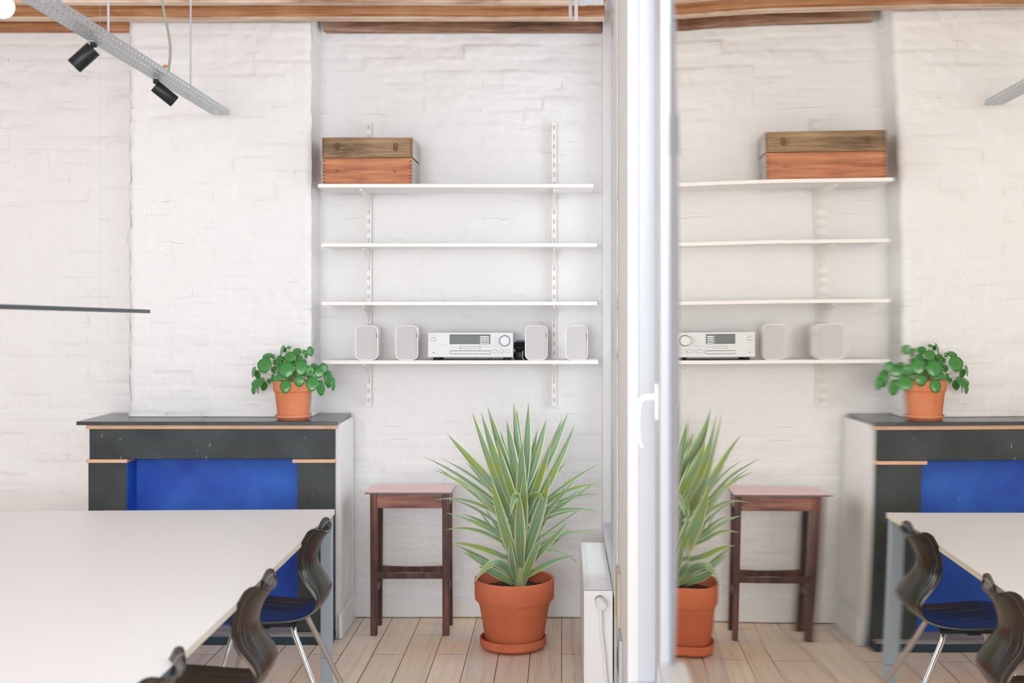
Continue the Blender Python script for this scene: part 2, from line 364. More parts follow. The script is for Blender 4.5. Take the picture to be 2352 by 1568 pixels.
# window surround, chipped plaster edge and trim on the pier
tr = MB()
tr.box((XR-.004, 4.62, .47), (XR, 4.925, ZC-.1))
struct(tr.build('trim_1', M_PVC, bevel=.003))
ch = MB()
def chip(a, b):
    z = .55+(ZC-.6)*b; y = 4.34+.03*noise.noise(Vector((z*6, 1, 1)))+.02*noise.noise(Vector((z*25, 2, 1)))
    return (XR-.001-.006*a*(1-a)*4, y+(.028+.02*noise.noise(Vector((z*11, 5, 5))))*a, z)
ch.grid(chip, 4, 300)
struct(ch.build('trim_2', noisy('chipped old plaster', lin(196,172,150), lin(226,220,216), (3,30,12), .9, 0, .6, .25, .45)))
# far window (right wall beside the niche)
w1 = struct(MB().box((.27, YW2a, .50), (.36, YW2a+.06, 3.12)).box((.27, YW2b-.06, .50), (.36, YW2b, 3.12)).box((.27, YW2a+.06, .50), (.36, YW2b-.06, .57)).box((.27, YW2a+.06, 3.04), (.36, YW2b-.06, 3.12)).build('window_1', M_PVC, bevel=.004))
MB().box((.335, YW2a+.06, .57), (.341, YW2b-.06, 3.04)).build('window_pane', M_CLEAR, w1)
MB().box((.205, YW2a+.004, .486), (.27, YW2b-.002, .503)).build('window_sill', M_PVC, w1, bevel=.003)
# skirting boards
SK = .122
bb = MB(); bb.box((at(800,0,YB)[0]+.012, YB-.02, .006), (XR-.0, YB-.001, SK)); struct(bb.build('baseboard_back', M_TRIM, bevel=.004))
bb = MB(); bb.box((-3.2, YB-.02, .006), (-2.33, YB-.001, SK)); struct(bb.build('baseboard_left', M_TRIM, bevel=.004))
# roof beams
for Y0, Y1, mm, nm in ((5.446, 5.50, M_BEAM, 'brown roof beam nearest the camera, only its pale underside in view'), (5.75, 5.81, M_BEAM, 'long brown roof beam running just in front of the chimney breast')):
    k = MB()
    def bf(side_):
        def fn(a, b):
            x = -4.2+(4.2+XR)*a
            j = .004*noise.noise(Vector((x*3, Y0, side_)))
            pts = [(Y0, ZC-.002), (Y0, 3.03), (Y1, 3.03), (Y1, ZC-.002)]
            y, z = pts[int(round(b*3))]
            return (x, y+j, z+(.004*noise.noise(Vector((x*5, Y0*3, 2))) if z < 3.1 else 0))
        return fn
    k.grid(bf(1), 120, 3)
    bo = tag(k.build('ceiling_beam', mm), nm, 'beam')
    MB().box((-4.2, Y0-.003, 3.020), (XR, Y1+.003, 3.031)).build('lit_underside', M_UNDER_LIT, bo, bevel=.002)  # thin board added so the underside looks lit
k = MB(); k.box((XC1+.03, 6.035, 3.025), (XR-.004, YB-.012, ZC-.002))
tag(k.build('ceiling_beam', M_BEAM2, bevel=.004), 'dark weathered beam against the wall above the shelves', 'beam')
k = MB(); k.box((-4.2, 6.035, 3.028), (XC0-.03, YB-.012, ZC-.002)); k.prism([(XC0-.17, 6.03), (XC0-.022, 5.90), (XC0-.022, 6.03)], 3.06, 3.14, 'z')
tag(k.build('ceiling_beam', M_BEAM, bevel=.003), 'orange brown beam against the wall left of the chimney breast', 'beam')
# ------------------------------------------------------------------ near window: opened sash whose glass mirrors the room
NODES = [(1.89,-.25),(1.73,-.24),(1.48,.0),(1.245,-.38),(1.115,-.43),(1.05,-.58),(.89,-.22),(.795,.04),(.68,.34),(.61,.5),(.5,.5),(.2,.5)]
def slope(y):
    for (a, p), (b, q) in zip(NODES, NODES[1:]):
        if a >= y >= b:
            t_ = (a-y)/(a-b); t_ = t_*t_*(3-2*t_)*.5+t_*.5
            return p+(q-p)*t_
    return NODES[0][1]
curve = []; x_, y_ = .182, 1.884
while y_ > .32: curve.append((x_, y_)); x_ -= math.tan(R(slope(y_)))*.01; y_ -= .01
ZM = 1.56                                   # the sealed pane is slightly bowed
w2 = thing('window_2', (.30, 1.5, .6), None, None); w2['kind'] = 'structure'
KAP = lambda y: .08-.05*max(0, min(1, (y-1.0)/.7))
sag = lambda y, z: .020*math.tanh(.5*KAP(y)*(z-ZM)**2/.020)
nz = 60; gl = MB(); nc = len(curve)
for off in (0, .006):
    gl.grid(lambda a, b: (curve[min(nc-1, int(round(a*(nc-1))))][0]+off-sag(curve[min(nc-1, int(round(a*(nc-1))))][1], 1.04+1.92*b), curve[min(nc-1, int(round(a*(nc-1))))][1], 1.04+1.92*b), nc-1, nz)
o = gl.build('window_pane', M_GLASS, w2)
for p in o.data.polygons: p.use_smooth = True
def sash(y, dx): return .182+dx
fr = MB()
def bar(ya, yb, za, zb, d0, d1):
    fr.add([(sash(ya,d0),ya,za),(sash(ya,d1),ya,za),(sash(yb,d1),yb,za),(sash(yb,d0),yb,za),(sash(ya,d0),ya,zb),(sash(ya,d1),ya,zb),(sash(yb,d1),yb,zb),(sash(yb,d0),yb,zb)],
           [(0,3,2,1),(4,5,6,7),(0,1,5,4),(1,2,6,5),(2,3,7,6),(3,0,4,7)])
bar(.25, 1.902, .95, 1.043, -.024, .05); bar(.25, 1.902, 2.958, 3.05, -.024, .05); bar(.25, .34, 1.043, 2.958, -.024, .05); bar(1.887, 1.902, 1.043, 2.958, .012, .05)
fr.build('window_frame', M_PVC, w2, bevel=.004)
gk = MB(); fr2 = fr; fr = gk
bar(1.886, 1.900, 1.043, 2.958, -.0078, .011); bar(1.8845, 1.887, 2.045, 2.075, -.0095, -.004); bar(1.8845, 1.887, 1.86, 1.925, -.0105, -.004)
gk.build('window_edge_strip', M_GASKET, w2)
fix = MB(); fix.box((.245, YW1b-.012, .42), (.30, YW1b, 3.1)); fix.box((.30, YW1b-.06, .42), (.36, YW1b, 3.1)); fix.box((.36, YW1a, .42), (.42, YW1b, .6))
fix.build('fixed_frame', M_PVC, w2, bevel=.004)
# closed casement behind it, with the handle
w3 = struct(MB().box((.268, 3.20, .60), (.34, 3.36, 3.05)).build('window_3', M_PVC, bevel=.006))
hy = 3.29; hx = .268
k_ = 1.18
hd = MB(); hd.box((hx-.008, hy-.016, 1.30), (hx+.001, hy+.016, 1.40))
hp = [(hx-.007, hy, 1.362), (hx-.022, hy, 1.362), (hx-.038, hy, 1.360), (hx-.047, hy, 1.350), (hx-.052, hy, 1.333), (hx-.053, hy, 1.31), (hx-.0525, hy, 1.27), (hx-.051, hy, 1.245), (hx-.047, hy, 1.232), (hx-.042, hy, 1.222)]
hd.tube(hp, [.0115,.0115,.011,.010,.009,.008,.0075,.007,.007,.006], 14)
hd.build('window_handle', M_HAND, w3, smooth=True)
# ------------------------------------------------------------------ radiator
rz1, rz0 = .480, .09; ry0, ry1 = 4.69, 5.66; rx0, rx1 = .089, .204
rd = thing('radiator', ((rx0+rx1)/2, (ry0+ry1)/2, 0), 'white panel radiator fixed below the window at the right wall', 'radiator')
MB().box((rx0, ry0, rz0), (rx0+.012, ry1, rz1-.004)).build('front_panel', M_RAD, rd, bevel=.003)
MB().box((rx1-.012, ry0+.01, rz0), (rx1, ry1-.01, rz1-.006)).build('rear_panel', M_RAD, rd, bevel=.003)
MB().box((rx0+.002, ry0+.001, rz0+.01), (rx1, ry0+.012, rz1)).build('end_panel', M_RAD, rd, bevel=.002)
MB().box((rx0+.002, ry1-.012, rz0+.01), (rx1, ry1-.001, rz1)).build('end_panel', M_RAD, rd, bevel=.002)
gr = MB(); gr.box((rx0+.004, ry0+.004, rz1-.008), (rx1, ry1-.004, rz1))
for i in range(44): yy = ry0+.03+i*(ry1-ry0-.06)/43; gr.box((rx0+.025, yy, rz1-.001), (rx1-.02, yy+.006, rz1+.0012))
gr.build('top_grille', M_RAD, rd)
vv = thing('radiator_valve', (.150, ry0-.03, .43), 'white round radiator valve knob on a chrome fitting with a pipe going down', 'valve')
vx = .150
MB().tube([(vx, ry0, .447), (vx, ry0-.012, .447)], .0185, 28).tube([(vx, ry0-.012, .447), (vx, ry0-.035, .443)], .011, 20).build('chrome_fitting', M_CHROME, vv, smooth=True)
MB().tube([(vx+.002, ry0-.028, .442), (vx+.006, ry0-.05, .436), (vx+.008, ry0-.056, .434)], [.021,.023,.021], 28).tube([(vx+.008, ry0-.056, .434), (vx+.0085, ry0-.060, .433)], .017, 24).build('knob', M_PIPE, vv, smooth=True)
MB().tube([(vx+.003, ry0-.034, .43), (vx+.006, ry0-.034, .33), (vx+.018, ry0-.03, .22), (vx+.03, ry0-.02, .10), (vx+.032, ry0-.02, 0.0)], .0075, 14).build('pipe', M_PIPE, vv, smooth=True)
# exposed bracket on the pier
bk = MB(); bk.box((XR-.0035, 4.06, .13), (XR-.001, 4.44, .46)); bk.box((XR-.012, 4.055, .13), (XR-.001, 4.058, .46)); bk.cur = 1
for zc, yc_, w_, h_ in ((.435,4.36,.05,.014),(.385,4.25,.07,.036),(.31,4.33,.11,.075),(.235,4.22,.06,.022),(.19,4.22,.05,.032)):
    bk.box((XR-.0042, yc_-w_/2, zc-h_/2), (XR-.0030, yc_+w_/2, zc+h_/2))
tag(bk.build('wall_bracket', [M_STEEL, M_BLACKP]), 'galvanised steel bracket with holes on the wall beside the radiator', 'bracket')
tag(MB().box((XR-.010, 4.20, .465), (XR-.001, 4.36, .66)).build('wall_batten', M_OLDWOOD), 'short bare wood batten exposed below the window sill end', 'batten')
# ------------------------------------------------------------------ shelving
def railz(x, label):
    z1 = at(0,283,6.08)[2]; z0 = at(0,932,6.08)[2]
    t_ = thing('shelf_rail', (x, YB-.01, z0), label, 'shelf rail', 'slotted shelf rails')
    q = MB().box((x-.0125, 6.068, z0), (x+.0125, 6.088, z1)); z = z0+.02; q.cur = 1
    while z < z1-.02:
        for d in (-.0037, .0037): q.box((x+d-.0010, 6.0674, z), (x+d+.0010, 6.0685, z+.023))
        z += .0485
    q.build('rail_channel', [M_RAIL, M_SLOT], t_)
    for zz in (z0+.075, z1-.09, (z0+z1)/2): MB().tube([(x, 6.069, zz), (x, 6.066, zz)], .004, 12).build('screw', M_STEEL, t_)
X1, X2 = at(848,0,6.08)[0], at(1273,0,6.08)[0]
railz(X1, 'white slotted shelf rail on the left, beside the chimney breast')
railz(X2, 'white slotted shelf rail on the right, near the window')
def shelf(px0, px1, Yf, zt, label):
    xa, xb = at(px0,0,Yf)[0], at(px1,0,Yf)[0]
    t_ = thing('wall_shelf', ((xa+xb)/2, (Yf+YB)/2, zt-.018), label, 'shelf', 'white wall shelves')
    MB().box((xa, Yf, zt-.018), (xb, 6.066, zt)).build('shelf_board', M_SHELF, t_, bevel=.001)
    for x in (X1, X2):
        k = MB(); dx = .0045
        k.prism([(6.067, zt-.0185), (Yf+.05, zt-.0185), (Yf+.05, zt-.030), (6.02, zt-.060), (6.067, zt-.105)], x-dx, x+dx, 'x')
        k.build('shelf_bracket', M_RAIL, t_, bevel=.001)
Z1 = at(0,422,5.765)[2]; Z2 = at(0,558.3,5.85)[2]; Z3 = at(0,692.5,5.85)[2]; Z4 = at(0,827.5,5.85)[2]
shelf(730, 1363, 5.765, Z1, 'top white shelf carrying the two wooden boxes')
shelf(738, 1371, 5.85, Z2, 'upper empty white shelf, next below the one with boxes')
shelf(739, 1371, 5.85, Z3, 'lower empty white shelf, just above the speakers')
shelf(741, 1374, 5.85, Z4, 'bottom white shelf carrying the receiver and speakers')
# wooden boxes
def wbox(px0, px1, z0, h, Yf, Yb, m, label, clasp):
    xa, xb = at(px0,0,Yf)[0], at(px1,0,Yf)[0]; zs = z0+h*.5
    t_ = thing('wooden_box', ((xa+xb)/2, (Yf+Yb)/2, z0), label, 'box')
    MB().box((xa, Yf, z0), (xb, Yb, zs-.0012)).build('box_body', m, t_, bevel=.006 if clasp == 2 else .002)
    MB().box((xa, Yf, zs+.0006), (xb, Yb, z0+h)).build('lid', m, t_, bevel=.006 if clasp == 2 else .002)
    MB().box((xb-.0005, Yf+.004, z0+.003), (xb+.0012, Yb-.004, z0+h-.003)).build('side_panel', M_BOXSIDE, t_)
    k = MB(); k.box((xa+.001, Yf+.0005, z0+.001), (xb-.001, Yf+.003, z0+h-.001)); k.cur = 1
    for i in range(7):
        zz = z0+.008+i*(h-.018)/6.5
        for x0_, x1_ in ((xa+.002, xa+.014), (xb-.014, xb-.002)): k.box((x0_, Yf-.0004, zz), (x1_, Yf+.001, zz+.0035))
    k.build('front_joint', [m, mat('dark joint '+str(clasp), lin(70,46,32), .7)], t_)
    for fx in (.17, .81):
        x = xa+(xb-xa)*fx; k = MB()
        if clasp == 1:
            ring = [(x+.0095*math.sin(a), Yf-.003, zs+.009+.010*math.cos(a)) for a in [i*2*math.pi/18 for i in range(19)]]
            k.tube(ring, .0022, 8); k.tube([(x-.010, Yf-.002, zs+.004), (x+.010, Yf-.002, zs+.004)], .003, 8)
            ring = [(x+.008*math.sin(a), Yf-.003, zs-.009+.0065*math.cos(a)) for a in [i*2*math.pi/14 for i in range(15)]]
            k.tube(ring, .0022, 8); k.tube([(x, Yf, zs-.009), (x, Yf-.006, zs-.009)], .003, 10)
        else:
            k.tube([(x, Yf, zs+.010), (x, Yf-.004, zs+.010)], .003, 10)
            k.tube([(x-.008, Yf-.003, zs+.004), (x+.004, Yf-.003, zs-.008)], .0018, 8); k.tube([(x+.003, Yf, zs-.008), (x+.003, Yf-.005, zs-.008)], .003, 10)
        k.build('clasp', M_BRASS, t_, smooth=True)
Yb_ = 5.795; zb1 = Z1+.001; hb1 = (419.5-359)*Yb_/F
wbox(741, 946.5, zb1, hb1, Yb_, 6.05, M_BOX2, 'orange pine box with rounded corners, lower of the two on the top shelf', 2)
wbox(739.5, 948, zb1+hb1+.001, (358.5-312.5)*Yb_/F, Yb_-.006, 6.055, M_BOX1, 'greyish brown box with metal clasps and finger joints, upper of the two', 1)
# speakers
def rrect(w, h, r, n=8):
    p = []
    for cx, cz, a0 in ((w/2-r, h/2-r, 0), (-w/2+r, h/2-r, 90), (-w/2+r, -h/2+r, 180), (w/2-r, -h/2+r, 270)):
        for i in range(n+1): a = R(a0+90*i/n); p.append((cx+r*math.cos(a), cz+r*math.sin(a)))
    return p
def ringshape(mb, w, h, r, y0, y1, cx, cz, t_):
    A = rrect(w, h, r); Bq = rrect(w-2*t_, h-2*t_, r-t_); n = len(A)
    vs_ = [(cx+a, y, cz+b) for y in (y0, y1) for a, b in A]+[(cx+a, y, cz+b) for y in (y0, y1) for a, b in Bq]
    f = []
    for i in range(n):
        j = (i+1) % n
        f += [(i, j, n+j, n+i), (2*n+i, 3*n+i, 3*n+j, 2*n+j), (i, 2*n+i, 2*n+j, j), (n+i, n+j, 3*n+j, 3*n+i)]
    mb.add(vs_, f)
spw, sph = .1125, .173
sp0 = None
for px, lab in ((842, 'small white rounded speaker in front of the left shelf rail'), (934, 'small white rounded speaker just left of the silver receiver'), (1231.5, 'small white rounded speaker just right of the receiver and black gadgets'), (1324.5, 'small white rounded speaker at the window end of the shelf')):
    yf = 5.868; x = at(px,0,yf)[0]
    if sp0 is None:
        sp0 = thing('speaker', (x, yf, Z4), lab, 'speaker', 'white speakers on the bottom shelf')
        k = MB(); ringshape(k, spw, sph, .030, yf, yf+.1, x, Z4+.0005+sph/2, .0028); k.build('shell', M_SPK, sp0, smooth=True)
        k = MB(); k.prism([(x+a, Z4+.0005+sph/2+b) for a, b in rrect(spw-.0058, sph-.0058, .0272)], yf+.003, yf+.098, 'y'); k.build('grille', M_CLOTH, sp0)
        k = MB(); k.box((x+spw/2-.008, yf+.0018, Z4+.115), (x+spw/2-.0045, yf+.0035, Z4+.132)); k.build('badge', M_OUTL, sp0)
    else:
        c = copy_tree(sp0); c.location = (x, yf, Z4); c['label'] = lab
# receiver
rx0_, rx1_ = at(982,0,5.86)[0], at(1178.5,0,5.86)[0]; yf = 5.862
def rp(u, v): # fraction of fascia -> x, z (pixels of the close-up)
    return rx0_+(u-170)/(1720-170)*(rx1_-rx0_), zf0+(642-v)/(642-182)*(zf1-zf0)
zf0, zf1 = Z4+.0145, Z4+.0145+.1255
rc = thing('stereo_receiver', ((rx0_+rx1_)/2, yf+.1, Z4), 'silver stereo receiver with a dark display and round knobs on the shelf', 'receiver')
MB().box((rx0_+.003, yf+.012, zf0), (rx1_-.003, yf+.2, zf1-.002)).build('casing', M_SILVER, rc, bevel=.003)
MB().box((rx0_, yf, zf0), (rx1_, yf+.0125, zf1)).build('fascia', M_SILVER, rc, bevel=.0035, seg=3)
def panel(nm, u0, v0, u1, v1, m, d0=.0008, lab=None):
    a = rp(u0, v1); b = rp(u1, v0); o = MB().box((a[0], yf-d0, a[1]), (b[0], yf+.001, b[1])).build(nm, m, rc)
    if lab: o['label'] = lab
    return o
panel('display_bezel', 570, 222, 1308, 400, M_OUTL, .0005)
panel('display', 582, 242, 1300, 397, M_DISP, .0010)
k = MB()
for v_ in (253, 291, 330):
    a = rp(1122, v_+22); b = rp(1284, v_); MB().box((a[0], yf-.0022, a[1]), (b[0], yf, b[1])).build('display_button', M_BTN, rc)
for u_ in (1124, 1182, 1240):
    a = rp(u_, 391); b = rp(u_+44, 370); MB().box((a[0], yf-.0022, a[1]), (b[0], yf, b[1])).build('display_button', M_BTN, rc)
panel('button_frame', 576, 517, 1308, 580, M_OUTL, .0006)
for i in range(8):
    a = rp(584+i*90, 570); b = rp(584+i*90+87, 528); MB().box((a[0], yf-.002, a[1]), (b[0], yf, b[1])).build('preset_button', M_BTN, rc)
k = MB(); k.prism([rp(748, 478), rp(1135, 478), rp(1120, 436), rp(765, 436)], yf-.0006, yf, 'y'); k.build('button_frame', M_OUTL, rc)
k = MB(); k.prism([rp(762, 472), rp(1122, 472), rp(1110, 442), rp(776, 442)], yf-.002, yf, 'y'); k.build('tuning_button', M_BTN, rc)
panel('power_button_frame', 232, 280, 322, 340, M_OUTL, .0006); panel('power_button', 237, 288, 317, 332, M_BTN, .003)
def knob(nm, u, v, rr, d, m=M_SILVER):
    x, z = rp(u, v); s_ = (rx1_-rx0_)/1550
    k = MB(); k.tube([(x, yf, z), (x, yf-.0012, z)], rr*s_*1.2, 36); o = k.build('knob_ring', M_OUTL, rc, smooth=True)
    k = MB(); k.tube([(x, yf-.001, z), (x, yf-d, z)], rr*s_, 36); k.build(nm, m, rc, smooth=True)
knob('volume_knob', 1570, 337, 84, .014, M_BTN)
for u_ in (1387, 1510, 1633): knob('tone_knob', u_, 527, 27, .009, M_BTN)
for u_ in (1358, 1412): knob('small_button', u_, 437, 8, .003, M_BTN)
x, z = rp(280, 552); MB().tube([(x, yf, z), (x, yf-.001, z)], .0028, 16).build('headphone_jack', M_BLACKP, rc)
for nm, u0, v0, u1, v1 in (('printed_line', 250, 368, 318, 374), ('printed_line', 240, 390, 320, 394), ('printed_line', 240, 416, 320, 420), ('printed_line', 262, 476, 300, 481), ('printed_line', 405, 404, 548, 407), ('printed_line', 405, 414, 548, 417), ('printed_line', 602, 444, 656, 450), ('printed_line', 1160, 438, 1215, 450), ('printed_line', 1232, 438, 1285, 450), ('printed_line', 1170, 198, 1290, 203)):
    panel(nm, u0, v0, u1, v1, mat('print', lin(196,194,196), .6), .0004)
for u_ in (245, 1515):
    k = MB(); a = rp(u_+12, 0)[0]; b = rp(u_+160, 0)[0]; cxk = (a+b)/2
    k.lathe([(0, Z4+.0006), (.017, Z4+.0006), (.0205, Z4+.0150), (0, Z4+.0150)], 28, (cxk, yf+.03, 0)); k.build('foot', M_BLACKP, rc, smooth=True)
    k = MB(); k.lathe([(0, Z4+.0006), (.017, Z4+.0006), (.0205, Z4+.0150), (0, Z4+.0150)], 28, (cxk, yf+.165, 0)); k.build('foot', M_BLACKP, rc, smooth=True)
def text(body, size, x, y, z, m, parent, name='lettering'):
    cu = bpy.data.curves.new('t', 'FONT'); cu.body = body; cu.size = size; cu.extrude = .0002; cu.align_x = 'CENTER'; cu.align_y = 'CENTER'
    to = bpy.data.objects.new('t', cu); COL.objects.link(to); bpy.context.view_layer.update()
    me = bpy.data.meshes.new_from_object(to.evaluated_get(bpy.context.evaluated_depsgraph_get())); bpy.data.objects.remove(to)
    o = bpy.data.objects.new(name, me); COL.objects.link(o); me.materials.clear(); me.materials.append(m); o.parent = parent
    L = Vector(parent['_o']); o.location = Vector((x, y, z))-L; o.rotation_euler = (R(90), 0, 0); return o
a = rp(278, 235); text('TEAC', .009, a[0], yf-.0006, a[1], mat('faded red print', lin(214,190,190), .6), rc)
# cable under the receiver
k = MB(); k.tube([at(1092,823,5.95), at(1100,826,5.93), at(1110,827.5,5.92), at(1122,825,5.93), at(1130,822,5.95)], .0012, 8)
tag(k.build('cable', M_BLACKP, smooth=True), 'thin black cable loop hanging under the receiver', 'cable')
# black gadgets right of the receiver
gx = at(1196,0,5.92)[0]
bt = thing('gadget', (gx, 5.95, Z4), 'dark lumpy gadget with a pale cord, lower one between receiver and speaker', 'gadget')
k = MB(); k.lathe([(0,0),(.030,0),(.036,.010),(.037,.028),(.033,.040),(.022,.045),(0,.045)], 20, (gx, 5.93, Z4+.0005)); k.build('gadget_body', M_BLACKP, bt, smooth=True)
k = MB(); k.tube([(gx+.012, 5.89, Z4+.048), (gx+.010, 5.888, Z4+.02), (gx+.012, 5.888, Z4+.004), (gx+.02, 5.89, Z4+.003)], .0014, 8); k.build('cord', M_SPK, bt, smooth=True)
t2 = thing('gadget', (gx, 5.95, Z4+.046), 'black ridged gadget stacked on another beside the receiver', 'gadget')
k = MB(); k.lathe([(0,0),(.024,0),(.034,.010),(.037,.020),(.034,.023),(.037,.027),(.034,.030),(.037,.036),(.030,.043),(0,.043)], 20, (gx, 5.93, Z4+.046)); k.build('gadget_body', M_BLACKP, t2, smooth=True)
tag(MB().box((gx-.022, 5.90, Z4+.0895), (gx+.03, 5.96, Z4+.0985)).build('small_case', mat('dark blue plastic', lin(34,58,110), .4), bevel=.002), 'thin dark blue case lying on top of the black gadgets', 'case')
# white blind hardware hanging near the window top
bl = thing('vertical_blind', (.06, 5.35, 2.95), 'white window blind headrail with slat ends hanging at the top of the window', 'blind')
MB().box((.078, 5.335, 2.998), (.19, 5.40, 3.06)).build('headrail', M_PVC, bl, bevel=.003)
for px, pb, w_, Yq in ((1310, 45, .015, 5.33), (1323.5, 48, .015, 5.25)):
    p = at(px, pb, Yq); r_ = w_/2
    k = MB(); k.prism([(p[0]+r_*math.cos(R(180+i*18)), p[2]+r_+r_*math.sin(R(180+i*18))) for i in range(11)]+[(p[0]+r_, 3.06), (p[0]-r_, 3.06)], Yq-.001, Yq+.001, 'y')
    k.build('slat', M_PVC if px > 1315 else mat('grey slat', lin(190,186,188), .5), bl)
for px, pb in ((1336,14),(1342,14),(1366,13),(1373,13)):
    p = at(px, pb, 5.19); MB().box((p[0]-.0025, 5.188, p[2]), (p[0]+.0025, 5.192, 3.03)).build('slat_hanger', M_PVC, bl)
# ------------------------------------------------------------------ fireplace
fp = thing('fireplace', (-1.71, 5.8, 0), 'black painted stone fireplace surround with blue recess and polished slab mantel', 'fireplace')
xa, xb = -2.327, -1.078; YS = 5.635; zs1 = 1.061; YBd = 5.68
sl = MB(); sl.prism([(xa, YS), (at(775.5,0,YS)[0], YS), (at(807,0,YB)[0], YB-.013), (at(257.6,0,YB)[0], YB-.013)], zs1-.0175, zs1, 'z')
sl.build('mantel_slab', M_STONE2, fp, bevel=.002)
bx0, bx1 = at(205,0,YBd)[0], at(767.5,0,YBd)[0]
zt = at(0,985,YBd)[2]; zl = at(0,1054,YBd)[2]; zp = at(0,1062.5,YBd)[2]
MB().box((bx0-.012, YBd-.012, zt), (bx1+.010, YBd+.03, zs1-.0178)).build('moulding', M_PINKTRIM, fp, bevel=.004)
MB().box((bx0, YBd, zl), (bx1, YBd+.11, zt-.0005)).build('lintel', M_STONE, fp, bevel=.003)
ox0, ox1 = at(290.5,0,YBd)[0], at(683,0,YBd)[0]
for a, b in ((bx0-.004, ox0+.006), (ox1-.015, bx1+.004)): MB().box((a-.008, YBd-.010, zp), (b, YBd+.10, zl-.0005)).build('capital', M_PINKTRIM, fp, bevel=.003)
MB().box((bx0-.004, YBd-.003, .0405), (ox0, YBd+.11, zp-.0005)).build('pilaster', M_STONE, fp, bevel=.003)
MB().box((ox1, YBd-.003, .0405), (bx1, YBd+.11, zp-.0005)).build('pilaster', M_STONE, fp, bevel=.003)
MB().box((bx0+.01, 5.808, .0405), (bx1-.01, YB-.03, zt-.001)).build('back_panel', M_BLUE, fp)
# blue returns of the recess
MB().box((ox0, YBd+.004, .0405), (ox0+.003, 5.808, zl)).build('recess_side', M_BLUE, fp)
MB().box((ox1-.003, YBd+.004, .0405), (ox1, 5.808, zl)).build('recess_side', M_BLUE, fp)
MB().box((bx0-.004, 5.60, .0005), (bx1+.002, 5.81, .038)).build('hearth', M_TEAL, fp, bevel=.003)
MB().box((bx0+.004, 5.606, .038), (bx1-.01, 5.808, .0405)).build('hearth_top', M_HEARTH, fp)
MB().box((bx1+.0005, YBd+.031, 0.001), (bx1+.022, YB-.013, zs1-.0178)).build('side_cheek', M_WALLF, fp)
MB().box((bx0-.010, YBd+.012, 0.001), (bx0-.0005, YB-.013, zt-.0005)).build('side_cheek', M_WALLF, fp)
struct(MB().box((bx1+.022, YBd+.002, .004), (bx1+.036, YB-.021, .125)).build('baseboard_right', M_TRIM, bevel=.003))
# hooks on the mantel
for px, lab in ((381, 'small bent nail hook on the mantel, left of two at the chimney foot'), (463, 'small bent nail hook on the mantel, right of two at the chimney foot')):
    p = at(px, 960, 5.85); d = 1 if px < 400 else -1
    tag(MB().tube([(p[0], p[1], zs1), (p[0]-.001, p[1], zs1+.010), (p[0]+.002*d, p[1], zs1+.018), (p[0]+.008*d, p[1], zs1+.024)], .0013, 8).build('hook', M_STEEL, smooth=True), lab, 'hook')
k = MB(); p = (at(734.5,0,6.0)[0], 6.0, zs1)
for s_ in (-1, 1): k.tube([(p[0]+s_*.005+.0055*math.cos(a), p[1], p[2]+.0066+.0052*math.sin(a)) for a in [i*math.pi/8 for i in range(17)]], .0009, 6)
tag(k.build('wire_loop', M_STEEL, smooth=True), 'small wire loop lying on the mantel right of the potted plant', 'wire')
# ------------------------------------------------------------------ pots and plants
def pot(t_, c, z0, prof_out, wall, m, name='pot'):
    p = [(0, z0)]+[(r_, z0+z_) for r_, z_ in prof_out]+[(prof_out[-1][0]-wall, z0+prof_out[-1][1])]+[(max(.001, r_-wall), z0+z_) for r_, z_ in reversed(prof_out[:-1])][:1]+[(prof_out[0][0]-wall, z0+wall), (0, z0+wall)]
    return MB().lathe(p, 64, (c[0], c[1], 0)).build(name, m, t_, smooth=True)
yc = (at(1181.5,0,5.57)[0], 5.57)
yu = thing('potted_yucca', (yc[0], yc[1], 0), 'tall spiky variegated yucca in a big terracotta pot on the floor', 'plant')
MB().lathe([(0,.0005),(.120,.0005),(.150,.012),(.157,.020),(.158,.052),(.154,.055),(.149,.052),(.147,.030),(.118,.024),(0,.024)], 64, (yc[0]-.006, yc[1], 0)).build('saucer', M_TERRA, yu, smooth=True)
MB().lathe([(0,.0255),(.132,.0255),(.136,.030),(.168,.222),(.170,.226),(.183,.230),(.187,.236),(.189,.322),(.187,.329),(.182,.330),(.176,.326),(.172,.22),(.165,.20),(.0,.20)], 72, (yc[0], yc[1], 0)).build('pot', M_TERRA, yu, smooth=True)
def soil(t_, c, z, r_, amp=.006):
    k = MB()
    n_, mr = 48, 12; vs_ = [(c[0], c[1], z+amp*.5)]; fs_ = []
    for i in range(1, mr+1):
        for j in range(n_):
            a = 2*math.pi*j/n_; rr = r_*i/mr; x, y = c[0]+rr*math.cos(a), c[1]+rr*math.sin(a)
            vs_.append((x, y, z+amp*noise.noise(Vector((x*40, y*40, 1)))+amp*(1-i/mr)))
    for j in range(n_): fs_.append((0, 1+j, 1+(j+1) % n_))
    for i in range(mr-1):
        for j in range(n_): a = 1+i*n_; b = a+n_; fs_.append((a+j, b+j, b+(j+1) % n_, a+(j+1) % n_))
    k.add(vs_, fs_); return k.build('soil', M_SOIL, t_, smooth=True)
soil(yu, yc, .272, .174, .012)
